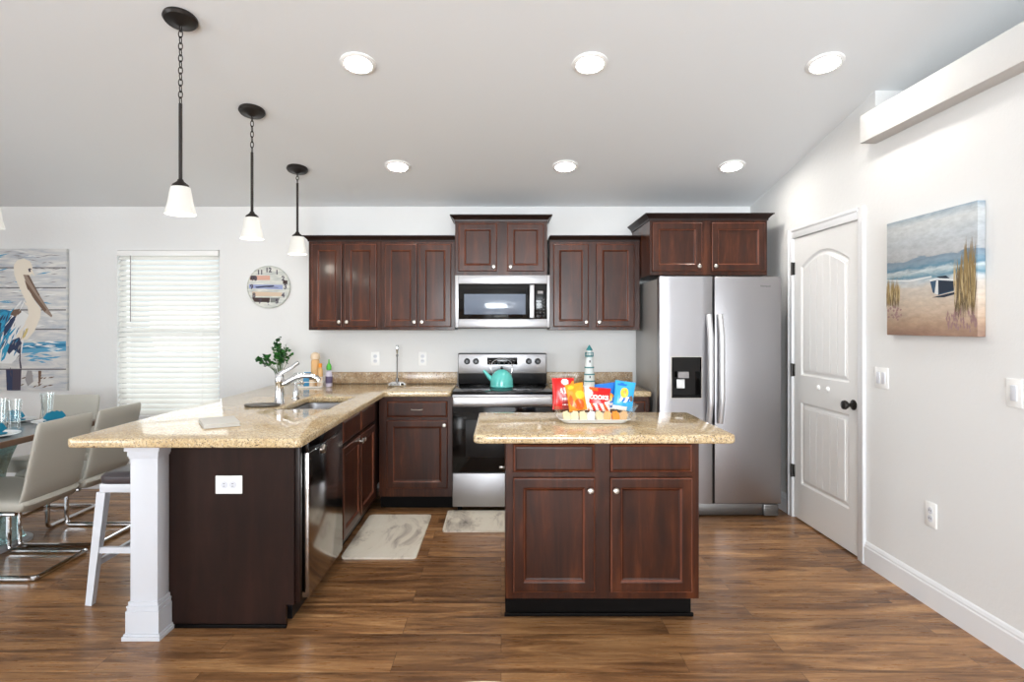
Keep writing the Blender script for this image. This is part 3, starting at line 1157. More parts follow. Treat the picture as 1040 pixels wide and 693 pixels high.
rg = []
for r_, z in ((0.10, 0.0), (0.11, 0.004), (0.112, 0.012), (0.104, 0.012), (0.095, 0.006)):
    rg.append([o.bm.verts.new((math.cos(2 * PI * k / 32) * r_, math.sin(2 * PI * k / 32) * r_ * 0.6, z)) for k in range(32)])
o._skin(rg)
o = o.build('drying_tray', M['steel_dark'], loc=(-1.48, 3.66, ZT + 0.0005))
tag(o, 'flat dark oval tray lying on the counter beside the sink', 'tray')

# ------------------------------------------------------------------ island
t = thing('kitchen_island', 'dark cherry island cabinet with two drawers over two doors', 'cabinet', (0.4815, 2.816, 0))
hw = 0.4615
b = MB()
b.box(-hw, hw, 0, 0.56, 0.108, 0.870, 0.002, 1)
b.build('body', M['wood'], t)
b = MB()
b.box(-hw + 0.005, hw - 0.02, 0.06, 0.55, 0, 0.108)
b.box(-hw + 0.0, -hw + 0.02, 0.058, 0.56, 0, 0.1075)
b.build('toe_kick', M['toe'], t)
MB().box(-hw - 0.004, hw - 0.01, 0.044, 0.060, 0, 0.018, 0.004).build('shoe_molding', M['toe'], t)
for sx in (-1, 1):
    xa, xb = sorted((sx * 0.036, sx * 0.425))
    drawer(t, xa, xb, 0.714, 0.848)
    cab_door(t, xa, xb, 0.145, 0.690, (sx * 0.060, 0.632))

# ------------------------------------------------------------------ dishwasher
t = thing('dishwasher', 'stainless dishwasher set into the peninsula near its end panel', 'dishwasher', (-0.945, 2.832, 0), RP)
MB().box(0.0, 0.612, 0.025, 0.60, 0.10, 0.868).build('tub', M['dark_trim'], t)
MB().box(0.004, 0.606, -0.022, 0.024, 0.105, 0.800, 0.004).build('door', M['steel_dw'], t)
MB().box(0.004, 0.606, -0.022, 0.024, 0.803, 0.866, 0.004).build('control_panel', M['black_glass'], t)
MB().box(0.01, 0.60, 0.06, 0.2, 0.0, 0.10).build('toe_kick', M['black'], t)
MB().box(0.10, 0.50, -0.024, -0.021, 0.794, 0.8015, 0.001).build('trim_strip', M['chrome'], t)
b = MB()
b.lathe([(0, 0), (0.022, 0), (0.024, 0.008), (0.016, 0.016), (0, 0.018)], (0.22, -0.022, 0.775), 20, RX)
b.build('round_badge', M['nickel'], t)  # small round nickel badge on the door

# ------------------------------------------------------------------ range
t = thing('range', 'stainless and black electric range with glass cooktop between the base cabinets', 'range', (0.010, 4.475, 0))
hw = 0.378
MB().box(-hw, hw, 0.0, 0.62, 0.045, 0.894, 0.003).build('body', M['dark_trim'], t)
b = MB()
b.box(-hw - 0.001, hw + 0.001, -0.03, 0.58, 0.895, 0.914, 0.005)
top = b.build('cooktop', M['black_glass'], t)
for bx, by, br_ in ((-0.19, 0.14, 0.105), (0.19, 0.14, 0.085), (-0.19, 0.42, 0.075), (0.19, 0.42, 0.095)):
    m_ = MB()
    for q in (br_, br_ * 0.6):
        m_.lathe([(q - 0.0015, 0), (q + 0.0015, 0), (q + 0.0015, 0.0003), (q - 0.0015, 0.0003)], (bx, by, 0.9141), 40)
    m_.build('burner_ring', M['dark_trim'], top)
b = MB()
b.box(-hw + 0.002, hw - 0.002, -0.028, 0.0, 0.306, 0.800, 0.004)
dr_ = b.build('oven_door', M['black_glass'], t)
MB().box(-hw + 0.002, hw - 0.002, -0.030, -0.001, 0.800, 0.892, 0.004).build('door_top', M['steel'], dr_)
b = MB()
b.box(-hw + 0.006, hw - 0.006, -0.075, -0.045, 0.815, 0.878, 0.012, 3)
b.box(-hw + 0.03, -hw + 0.06, -0.05, -0.028, 0.83, 0.862)
b.box(hw - 0.06, hw - 0.03, -0.05, -0.028, 0.83, 0.862)
b.build('handle', M['handle'], dr_)
MB().box(-hw + 0.10, hw - 0.10, -0.0295, -0.027, 0.42, 0.70, 0.001).build('window', M['black'], dr_)
MB().box(-0.025, 0.025, -0.0305, -0.027, 0.335, 0.352, 0.001).build('badge', M['nickel'], dr_)
MB().box(-hw + 0.002, hw - 0.002, -0.026, 0.0, 0.045, 0.298, 0.004).build('drawer', M['steel'], t)
b = MB()
for x in (-hw + 0.05, hw - 0.05):
    for y in (0.05, 0.55):
        b.cyl((x, y, 0), (x, y, 0.05), 0.018, 12)
b.build('feet', M['black'], t)
b = MB()
b.box(-hw + 0.002, hw - 0.002, 0.545, 0.62, 0.9145, 1.176, 0.006)
bg = b.build('backguard', M['black'], t)
MB().box(-hw + 0.006, hw - 0.006, 0.538, 0.546, 1.006, 1.168, 0.003).build('control_fascia', M['steel'], bg)
MB().box(-0.128, 0.128, 0.533, 0.539, 1.080, 1.140, 0.002).build('display', M['black_glass'], bg)
b = MB()
for i in range(6):
    for j in range(2):
        b.box(-0.112 + i * 0.04 + (0.0 if abs(i - 2.5) > 1 else 0.003), -0.098 + i * 0.04, 0.5323, 0.5335, 1.090 + j * 0.022, 1.094 + j * 0.022)
b.build('buttons', M['p_grey'], bg)
for x in (-0.300, -0.224, 0.224, 0.300):
    k = MB()
    k.lathe([(0, 0), (0.026, 0), (0.026, 0.004), (0.020, 0.006), (0.018, 0.024), (0.014, 0.027), (0, 0.027)], (x, 0.538, 1.108), 22, RX)
    k.build('knob', M['black'], bg)

# kettle
t = thing('kettle', 'round turquoise enamel kettle on the cooktop', 'kettle', (0.005, 4.76, 0.9155), R(180))
MB().lathe([(0, 0), (0.088, 0), (0.094, 0.008), (0.092, 0.012), (0.093, 0.03), (0.090, 0.065), (0.078, 0.098), (0.055, 0.124), (0.045, 0.130), (0, 0.131)], (0, 0, 0), 32).build('body', M['teal'], t)
lid = MB().lathe([(0, 0.130), (0.044, 0.130), (0.036, 0.138), (0.012, 0.143), (0, 0.144)], (0, 0, 0), 24).build('lid', M['teal'], t)
MB().sphere((0, 0, 0.155), 0.013).build('knob', M['black'], lid)
MB().tube([(0.07, 0, 0.055), (0.105, 0, 0.085), (0.135, 0, 0.122), (0.148, 0, 0.135)], [0.024, 0.017, 0.012, 0.011], 14).build('spout', M['teal'], t)
b = MB()
b.tube([(-0.075, 0, 0.10), (-0.088, 0, 0.16), (-0.075, 0, 0.20), (-0.04, 0, 0.222), (0.0, 0, 0.228), (0.04, 0, 0.222), (0.075, 0, 0.20), (0.088, 0, 0.16), (0.075, 0, 0.10)], 0.0035, 8)
b.build('handle', M['chrome'], t)

# ------------------------------------------------------------------ microwave
t = thing('microwave', 'stainless over the range microwave with black glass door', 'microwave', (0.010, 4.725, 1.396))
hw, mh = 0.379, 0.418
MB().box(-hw, hw, 0.02, YB - 4.725, 0, mh, 0.003).build('body', M['dark_trim'], t)
b = MB()
x0, x1, z0, z1 = -hw + 0.028, hw - 0.022, 0.068, 0.350
b.box(-hw, x0, 0.0, 0.02, 0, mh, 0.002)
b.box(x1, hw, 0.0, 0.02, 0, mh, 0.002)
b.box(x0, x1, 0.0, 0.02, 0, z0, 0.002)
b.box(x0, x1, 0.0, 0.02, z1, mh, 0.002)
fa = b.build('fascia', M['steel'], t)
b = MB()
text_into(b, 'Whirlpool', 0.014, -0.01, 0.385, -0.0006, 0)
b.build('lettering', M['slot'], fa, smooth=0)
dg = MB().box(x0, hw - 0.13, 0.002, 0.02, z0, z1, 0.002).build('door', M['black_glass'], t)
m = mat('mesh_backed_glass', rgb(104, 114, 130), 0.10, spec=0.8)
MB().box(x0 + 0.045, 0.185, 0.0005, 0.004, 0.105, 0.268, 0.001).build('window', m, dg)
MB().box(hw - 0.128, x1, 0.002, 0.02, z0, z1, 0.002).build('control_panel', M['black_glass'], t)
b = MB()
b.box(hw - 0.098, hw - 0.055, 0.0008, 0.003, 0.27, 0.292)
b.build('display', M['p_grey'], t, smooth=0)
b = MB()
for i in range(3):
    for j in range(6):
        b.box(hw - 0.108 + i * 0.026, hw - 0.094 + i * 0.026, 0.0012, 0.003, 0.09 + j * 0.026, 0.096 + j * 0.026)
b.build('buttons', M['slot'], t, smooth=0)
b = MB()
b.box(0.214, 0.256, -0.036, -0.018, z0 + 0.005, z1 - 0.010, 0.008, 3)
b.box(0.224, 0.246, -0.02, 0.003, z0 + 0.02, z0 + 0.045)
b.box(0.224, 0.246, -0.02, 0.003, z1 - 0.05, z1 - 0.025)
b.build('handle', M['steel'], dg)
MB().box(-hw + 0.02, hw - 0.02, 0.03, 0.36, -0.008, 0.0005, 0.002).build('vent_underside', M['black'], t)

# ------------------------------------------------------------------ refrigerator
t = thing('refrigerator', 'tall side by side stainless refrigerator with ice and water dispenser', 'refrigerator', (1.607, 4.330, 0))
MB().box(-0.445, 0.447, 0.075, 0.76, 0.03, 1.760, 0.006).build('body', M['fridge_side'], t)
# left door has a recess for the dispenser
b = MB()
lx0, lx1, z0, z1 = -0.449, -0.056, 0.104, 1.772
rx0, rx1, rz0, rz1 = -0.358, -0.139, 0.880, 1.180
xs_ = [lx0, rx0, rx1, lx1]
zs_ = [z0, rz0, rz1, z1]
for i in range(3):
    for j in range(3):
        if i == 1 and j == 1:
            continue
        f = [b.bm.verts.new(p) for p in ((xs_[i], 0, zs_[j]), (xs_[i + 1], 0, zs_[j]), (xs_[i + 1], 0, zs_[j + 1]), (xs_[i], 0, zs_[j + 1]))]
        b.bm.faces.new(f)
bmesh.ops.remove_doubles(b.bm, verts=b.bm.verts, dist=1e-5)
ex = bmesh.ops.extrude_face_region(b.bm, geom=list(b.bm.faces))
for e in ex['geom']:
    if isinstance(e, bmesh.types.BMVert):
        e.co.y = 0.065
bmesh.ops.recalc_face_normals(b.bm, faces=b.bm.faces)
b.bm.normal_update()
es = [e for e in b.bm.edges if e.calc_face_angle(0) > 0.5 and all(v.co.y < 0.01 or abs(v.co.y - 0.065) < 1e-6 for v in e.verts) and (abs(e.verts[0].co.x - lx0) < 1e-4 and abs(e.verts[1].co.x - lx0) < 1e-4 or abs(e.verts[0].co.x - lx1) < 1e-4 and abs(e.verts[1].co.x - lx1) < 1e-4)]
bmesh.ops.bevel(b.bm, geom=es, offset=0.008, segments=3, affect='EDGES', profile=0.5)
ld = b.build('door', M['steel_fridge'], t, smooth=40)
dp = MB()
dp.box(rx0, rx1, 0.055, 0.062, rz0, rz1)
dp.box(rx0, rx1, 0.0, 0.06, rz0, rz0 + 0.012)
dp.box(rx0, rx0 + 0.010, 0.0, 0.06, rz0, rz1)
dp.box(rx1 - 0.010, rx1, 0.0, 0.06, rz0, rz1)
dp.box(rx0, rx1, 0.0, 0.06, rz1 - 0.105, rz1)
disp = dp.build('dispenser', M['black_glass'], ld, smooth=0)
MB().box(rx0 + 0.050, rx0 + 0.128, -0.001, 0.03, rz1 - 0.155, rz1 - 0.108, 0.003).build('display', M['p_grey'], disp)
MB().box(rx0 + 0.046, rx0 + 0.106, 0.028, 0.04, rz1 - 0.232, rz1 - 0.165, 0.004).build('paddle', M['white_pl'], disp)
m_ = MB()
m_.box(rx0 - 0.005, rx1 + 0.005, -0.003, 0.0, rz1, rz1 + 0.005)
m_.box(rx0 - 0.005, rx1 + 0.005, -0.003, 0.0, rz0 - 0.005, rz0)
m_.box(rx0 - 0.005, rx0, -0.003, 0.0, rz0, rz1)
m_.box(rx1, rx1 + 0.005, -0.003, 0.0, rz0, rz1)
m_.build('bezel', M['nickel'], disp, smooth=0)
rd = MB().box(-0.044, 0.447, 0.0, 0.065, 0.104, 1.772, 0.008, 3).build('door', M['steel_fridge'], t)
b = MB()
text_into(b, 'Whirlpool', 0.018, 0.33, 1.700, -0.0006, 0)
b.build('lettering', M['slot'], rd, smooth=0)


def fridge_handle(x, parent):
    b = MB()
    pts = []
    for k in range(15):
        u = k / 14
        z = 0.70 + 0.79 * u
        y = -0.018 - 0.040 * min(1, math.sin(PI * u) * 1.6)
        pts.append((x, y, z))
    b.tube(pts, [0.021] * 15, 14)
    b.cyl((x, 0.0, 0.71), (x, -0.03, 0.71), 0.012, 10)
    b.cyl((x, 0.0, 1.48), (x, -0.03, 1.48), 0.012, 10)
    b.build('handle', M['handle'], parent)


fridge_handle(-0.091, ld)
fridge_handle(-0.010, rd)
b = MB()
b.box(-0.43, 0.43, 0.03, 0.08, 0.012, 0.098, 0.003)
gr = b.build('grille', M['steel_dark'], t)
b = MB()
b.box(0.325, 0.43, 0.012, 0.03, 0.012, 0.095, 0.003)
for q in range(4):
    b.box(0.33, 0.425, 0.008, 0.013, 0.018 + q * 0.019, 0.028 + q * 0.019)
b.build('vent', M['steel_dark'], gr)
b = MB()
for x in (-0.40, 0.40):
    for y in (0.10, 0.70):
        b.cyl((x, y, 0), (x, y, 0.035), 0.022, 12)
b.build('feet', M['black'], t)


# ------------------------------------------------------------------ outlets and switches
def plate(label, cat, loc, rotz, w_, h_, kind, n=1, grp=None):
    t = thing('wall_outlet' if kind == 'outlet' else 'light_switch', label, cat, loc, rotz, grp)
    MB().box(-w_ / 2, w_ / 2, -0.006, 0.0, -h_ / 2, h_ / 2, 0.003).build('faceplate', M['white_pl'], t)
    b = MB()
    for i in range(n):
        cx_ = (i - (n - 1) / 2) * 0.046
        if kind == 'switch':
            b.box(cx_ - 0.016, cx_ + 0.016, -0.0095, -0.004, -0.033, 0.033, 0.002)
    if kind == 'switch':
        b.build('rocker', M['white_lac'], t)
    else:
        hz = w_ > h_
        for s_ in (-1, 1):
            q = MB()
            q.lathe([(0, 0), (0.017, 0), (0.017, 0.002), (0, 0.0025)], (s_ * 0.02 if hz else 0, -0.006, 0 if hz else s_ * 0.02), 20, RX)
            so = q.build('socket', M['white_lac'], t)
            q = MB()
            for dx in (-0.006, 0.006):
                ox, oz = (s_ * 0.02, dx) if hz else (dx, s_ * 0.02)
                if hz:
                    q.box(ox - 0.005, ox + 0.003, -0.0095, -0.008, oz - 0.001, oz + 0.001)
                else:
                    q.box(ox - 0.001, ox + 0.001, -0.0095, -0.008, oz - 0.003, oz + 0.005)
            q.build('slots', M['slot'], so, smooth=0)
    return t


plate('white outlet plate on the dark end panel of the peninsula', 'outlet', (-1.270, 2.7597, 0.668), 0, 0.125, 0.085, 'outlet')
plate('white double rocker switch plate on the wall beside the pantry door', 'switch', (XR, 3.35, 1.114), RW, 0.118, 0.118, 'switch', 2)
plate('white single rocker switch plate on the wall right of the beach picture', 'switch', (XR, 2.482, 1.127), RW, 0.078, 0.122, 'switch', 1)
plate('white outlet low on the right wall above the baseboard', 'outlet', (XR, 2.965, 0.462), RW, 0.078, 0.125, 'outlet')
plate('white outlet on the back wall left of the paper towel holder', 'outlet', (-1.09, YB, 1.125), 0, 0.072, 0.118, 'outlet')
plate('white outlet on the back wall right of the paper towel holder', 'outlet', (-0.68, YB, 1.125), 0, 0.072, 0.118, 'outlet')

# ------------------------------------------------------------------ mats
o = MB()
o.prism(rounded(-0.228, 0.228, -0.405, 0.405, 0.03), 'z', 0.0, 0.012)
tag(o.build('kitchen_mat', M['mat'], loc=(-0.742, 3.968, 0.0005)), 'pale marbled kitchen mat in front of the sink cabinets', 'mat', 'kitchen mats')
o = MB()
o.prism(rounded(-0.39, 0.39, -0.225, 0.225, 0.03), 'z', 0.0, 0.012)
tag(o.build('kitchen_mat', M['mat'], loc=(-0.012, 4.250, 0.0005)), 'pale marbled kitchen mat in front of the range', 'mat', 'kitchen mats')

# ------------------------------------------------------------------ right wall canvas
t = thing('beach_picture', 'square canvas of a beached blue rowboat among dune grass on the right wall', 'picture', (2.1595, 2.941, 1.360), RW)
MB().box(-0.31, 0.31, -0.038, -0.001, 0, 0.61, 0.003).build('canvas', M['beach'], t)


def art(u, v):
    return (-0.31 + 0.62 * u, 0.61 * v)


b = MB()
yy = -0.0384
keys = ['b_blue', 'b_navy', 'b_white', 'b_grass', 'b_grass2', 'b_straw', 'b_pink']


def strokes(mb, mi, n, u0, u1, v0, v1, h0, h1, wd=0.0028, lean=0.12):
    mb.mi = mi
    for _ in range(n):
        u = random.uniform(u0, u1)
        v = random.uniform(v0, v1)
        h = random.uniform(h0, h1)
        l_ = random.uniform(-lean, lean) * h
        a_, b_ = art(u, v), art(min(0.995, max(0.005, u + l_)), min(0.98, v + h))
        mid = ((a_[0] + b_[0]) / 2 + wd, (a_[1] + b_[1]) / 2)
        mid2 = ((a_[0] + b_[0]) / 2 - wd, (a_[1] + b_[1]) / 2)
        y_ = yy - random.uniform(0, 0.0012)
        mb.flat([a_, mid, b_, mid2], y_)


b.mi = 0
b.flat([art(*p) for p in ((0.53, 0.445), (0.60, 0.455), (0.79, 0.43), (0.78, 0.35), (0.62, 0.325), (0.56, 0.35))], yy)
b.mi = 1
b.flat([art(*p) for p in ((0.62, 0.44), (0.79, 0.425), (0.78, 0.36), (0.63, 0.335))], yy - 0.0003)
b.flat([art(*p) for p in ((0.60, 0.475), (0.70, 0.475), (0.74, 0.45), (0.64, 0.455))], yy - 0.0003)
b.mi = 2
b.flat([art(*p) for p in ((0.53, 0.455), (0.60, 0.463), (0.79, 0.44), (0.79, 0.425), (0.61, 0.447), (0.53, 0.44))], yy - 0.0006)
b.flat([art(*p) for p in ((0.58, 0.34), (0.60, 0.445), (0.62, 0.445), (0.62, 0.328))], yy - 0.0006)
b.flat([art(*p) for p in ((0.0, 0.485), (0.3, 0.455), (0.55, 0.475), (0.55, 0.485), (0.3, 0.470), (0.0, 0.495))], yy - 0.0004)
b.mi = 1
b.flat([art(*p) for p in ((0.55, 0.31), (0.68, 0.305), (0.80, 0.325), (0.78, 0.34), (0.62, 0.32))], yy - 0.0002)
strokes(b, 3, 80, 0.0, 0.16, 0.24, 0.36, 0.08, 0.18)
strokes(b, 4, 40, 0.0, 0.17, 0.22, 0.32, 0.06, 0.14)
strokes(b, 3, 50, 0.88, 0.97, 0.30, 0.50, 0.14, 0.28)
strokes(b, 5, 40, 0.0, 0.17, 0.26, 0.34, 0.08, 0.18)
strokes(b, 4, 70, 0.80, 0.98, 0.12, 0.30, 0.16, 0.36)
strokes(b, 3, 80, 0.82, 0.98, 0.16, 0.36, 0.16, 0.36)
strokes(b, 5, 60, 0.78, 0.98, 0.18, 0.40, 0.10, 0.25)
strokes(b, 6, 46, 0.70, 0.99, 0.02, 0.16, 0.03, 0.08, 0.006)
strokes(b, 6, 20, 0.02, 0.2, 0.12, 0.24, 0.02, 0.04, 0.010)
b.build('painted_scene', [M[k_] for k_ in keys], t, smooth=0)

# ------------------------------------------------------------------ pelican canvas on the back wall
t = thing('pelican_picture', 'pelican painted on whitewashed planks, hanging on the wall at far left', 'picture', (-3.745, 5.1195, 0.850))
MB().box(-1.02, 0, -0.032, 0, 0, 1.225, 0.003).build('panel', M['plank_print'], t)
kk = ['p_line', 'p_cream', 'p_white', 'p_blue', 'p_teal', 'p_navy', 'p_brown', 'p_beak', 'p_dark', 'p_water', 'p_grey', 'p_gold']
KI = {k_: i for i, k_ in enumerate(kk)}
b = MB()


def P(cx_, cy_):
    return ((cx_ / 4.325 - 69.4) / 117.7, (397.2 - (240 + cy_ / 4.325)) / 117.7)


def shape(k_, pts, lay):
    b.mi = KI[k_]
    b.flat([P(*p) for p in pts], -0.0324 - 0.0002 * lay)


for yv in (140, 228, 325, 410, 585):
    shape('p_line', [(-135, yv - 2), (299, yv - 2), (299, yv + 3), (-135, yv + 3)], 1)
shape('p_water', [(-135, 455), (110, 470), (299, 462), (299, 505), (110, 515), (-135, 505)], 2)
shape('p_blue', [(105, 482), (299, 472), (299, 486), (105, 498)], 3)
shape('p_blue', [(-135, 480), (-20, 482), (-20, 494), (-135, 498)], 3)
shape('p_cream', [(70, 130), (85, 108), (115, 100), (142, 112), (152, 135), (150, 165), (135, 180), (120, 185), (130, 225), (160, 280), (190, 325), (186, 362), (160, 420), (130, 455), (95, 460), (80, 440), (110, 400), (135, 350), (130, 300), (105, 250), (85, 205), (72, 170)], 5)
shape('p_white', [(-40, 330), (60, 325), (110, 330), (140, 350), (120, 420), (112, 470), (104, 520), (60, 560), (10, 560), (-60, 540), (-90, 470), (-80, 380)], 4)
shape('p_blue', [(-90, 350), (20, 322), (60, 330), (40, 400), (20, 480), (0, 555), (-60, 545), (-110, 500)], 6)
shape('p_teal', [(0, 345), (30, 330), (60, 345), (20, 400), (-20, 420)], 7)
shape('p_teal', [(-10, 440), (25, 400), (40, 420), (15, 500), (-10, 520)], 7)
shape('p_navy', [(40, 380), (75, 350), (82, 358), (60, 400), (30, 440), (20, 430)], 8)
shape('p_navy', [(60, 460), (95, 445), (105, 470), (98, 520), (70, 500), (50, 520), (35, 500)], 8)
shape('p_brown', [(62, 326), (100, 320), (104, 335), (80, 356), (55, 345)], 9)
shape('p_navy', [(-5, 420), (10, 380), (18, 384), (5, 440)], 9)
shape('p_teal', [(20, 500), (45, 470), (52, 480), (30, 540), (15, 552)], 9)
shape('p_dark', [(96, 500), (102, 500), (100, 545), (106, 582), (98, 582), (94, 545)], 9)
shape('p_beak', [(112, 170), (128, 172), (150, 205), (180, 255), (215, 310), (240, 350), (236, 358), (205, 335), (165, 285), (130, 220)], 10)
shape('p_brown', [(118, 195), (135, 215), (175, 270), (215, 325), (205, 335), (165, 285), (130, 232)], 11)
shape('p_brown', [(128, 172), (137, 172), (170, 235), (186, 262), (180, 262), (150, 212)], 11)
shape('p_gold', [(112, 410), (135, 405), (125, 440), (108, 452)], 10)
shape('p_dark', [(134, 146), (142, 142), (150, 148), (148, 158), (138, 160)], 12)
shape('p_dark', [(36, 586), (104, 586), (100, 678), (40, 678)], 9)
shape('p_navy', [(40, 590), (66, 590), (64, 678), (42, 678)], 10)
shape('p_grey', [(130, 590), (150, 592), (156, 640), (132, 660), (120, 630)], 9)
shape('p_brown', [(178, 592), (192, 592), (188, 640), (180, 660)], 9)
def feather(k_, n_, cx0, cx1, cy0, cy1, ln, ang, wd, lay):
    b.mi = KI[k_]
    for _ in range(n_):
        x_, y_ = random.uniform(cx0, cx1), random.uniform(cy0, cy1)
        a_ = R(ang + random.uniform(-14, 14))
        l_ = ln * random.uniform(0.5, 1.2)
        dx_, dy_ = math.cos(a_) * l_, -math.sin(a_) * l_
        nx_, ny_ = -math.sin(a_) * wd, -math.cos(a_) * wd
        b.flat([P(x_, y_), P(x_ + dx_ * 0.5 + nx_, y_ + dy_ * 0.5 + ny_), P(x_ + dx_, y_ + dy_), P(x_ + dx_ * 0.5 - nx_, y_ + dy_ * 0.5 - ny_)], -0.0324 - 0.0002 * lay - random.uniform(0, 0.0001))


feather('p_white', 16, -60, 50, 380, 540, 70, 62, 4, 13)
feather('p_teal', 20, -80, 40, 370, 540, 80, 60, 5, 13)
feather('p_navy', 16, -80, 60, 370, 530, 60, 60, 3, 14)
feather('p_blue', 14, 0, 80, 380, 540, 50, 62, 3, 14)
feather('p_white', 14, 70, 130, 300, 470, 60, 60, 3, 13)
feather('p_grey', 10, 60, 120, 400, 560, 40, 65, 2, 14)
feather('p_cream', 10, 85, 150, 120, 300, 40, -60, 4, 13)
feather('p_white', 18, 105, 250, 462, 505, 60, 0, 3, 4)
feather('p_water', 14, 105, 240, 515, 560, 60, 0, 4, 4)
feather('p_blue', 10, 105, 240, 470, 500, 70, 0, 2, 4)
feather('p_grey', 40, -130, 250, 62, 320, 50, 0, 2, 2)
feather('p_white', 40, -130, 240, 62, 440, 60, 0, 3, 2)
feather('p_water', 14, -130, 200, 62, 300, 70, 0, 3, 2)
feather('p_brown', 12, 90, 250, 600, 670, 30, 20, 3, 4)
feather('p_dark', 8, 40, 98, 595, 670, 26, 90, 3, 12)
b.build('painted_pelican', [M[k_] for k_ in kk], t, smooth=0)

# ------------------------------------------------------------------ clock
t = thing('wall_clock', 'round weathered plank wall clock with painted bands and dark numerals', 'clock', (-2.008, YB - 0.0005, 1.745))
RC = 0.181
b = MB()
b.lathe([(0, 0), (RC, 0), (RC, 0.016), (RC - 0.004, 0.02), (0, 0.02)], (0, 0, 0), 56, RX)
b.build('face', M['whitewash'], t)
b = MB()
b.lathe([(RC, 0.0), (RC + 0.004, 0.0), (RC + 0.004, 0.023), (RC, 0.023)], (0, 0, 0), 56, RX)
b.build('rim', M['whitewash'], t)
kc = ['c_pink', 'c_blue', 'c_navy', 'c_tan', 'c_brown', 'c_grey', 'slot']
b = MB()
# clock crop pixels: centre (385,365), radius 245


def Q(cx_, cy_):
    return ((cx_ - 388) / 245 * RC, (365 - cy_) / 245 * RC)


for mi, pts, ly in ((0, [(175, 232), (405, 232), (405, 285), (170, 285)], 1), (4, [(178, 232), (240, 232), (240, 282), (172, 282)], 2),
                    (1, [(160, 335), (555, 340), (555, 395), (160, 380)], 1), (2, [(230, 362), (330, 352), (450, 345), (455, 358), (340, 368), (250, 378)], 2),
                    (3, [(195, 420), (545, 430), (545, 475), (200, 470)], 1), (4, [(190, 488), (405, 490), (400, 545), (225, 540)], 1),
                    (4, [(556, 285), (610, 290), (608, 335), (556, 330)], 1), (5, [(410, 490), (520, 490), (500, 540), (410, 545)], 1)):
    b.mi = mi
    b.flat([Q(*p) for p in pts], -0.0202 - 0.0002 * ly)
b.build('painted_bands', [M[k_] for k_ in kc], t, smooth=0)
b = MB()
for h in range(1, 13):
    a = R(90 - 30 * h)
    text_into(b, str(h), 0.054, math.cos(a) * RC * 0.80, math.sin(a) * RC * 0.80, -0.0212, 0, bold=0.0022)
b.build('numerals', M['p_dark'], t, smooth=0)
b = MB()
b.bar((0, -0.024, 0), (-0.035, -0.024, 0.004), 0.006, 0.001, up=(0, 1, 0))
b.bar((0, -0.025, 0), (0.085, -0.025, -0.006), 0.004, 0.001, up=(0, 1, 0))
b.build('hands', M['slot'], t, smooth=0)

# ------------------------------------------------------------------ things on the counters
# flat grey box on the peninsula
o = MB()
o.box(-0.083, 0.083, -0.118, 0.118, 0, 0.006, 0.0015)
o.box(-0.080, 0.080, -0.115, 0.115, 0.006, 0.016)
o.box(-0.083, 0.083, -0.118, 0.118, 0.016, 0.021, 0.0015)
o = o.build('notebook', M['paper'], loc=(-1.425, 2.985, ZT + 0.0005), rotz=R(32))
tag(o, 'flat pale grey book lying on the near end of the peninsula', 'book')

# paper towel holder
t = thing('paper_towel_holder', 'empty chrome paper towel stand with a round base on the back counter', 'holder', (-0.868, 4.93, ZT + 0.0005))
MB().lathe([(0, 0), (0.078, 0), (0.080, 0.006), (0.072, 0.020), (0.05, 0.030), (0.02, 0.034), (0, 0.034)], (0, 0, 0), 28).build('base', M['chrome'], t)
MB().lathe([(0, 0.03), (0.012, 0.03), (0.014, 0.04), (0.012, 0.06), (0.006, 0.065), (0.006, 0.24), (0.010, 0.245), (0.010, 0.255), (0.006, 0.26)], (0, 0, 0), 16).build('rod', M['steel_dark'], t)
MB().lathe([(0, 0.255), (0.006, 0.258), (0.009, 0.275), (0.013, 0.30), (0.015, 0.315), (0.010, 0.335), (0, 0.338)], (0, 0, 0), 18).build('finial', M['chrome'], t)

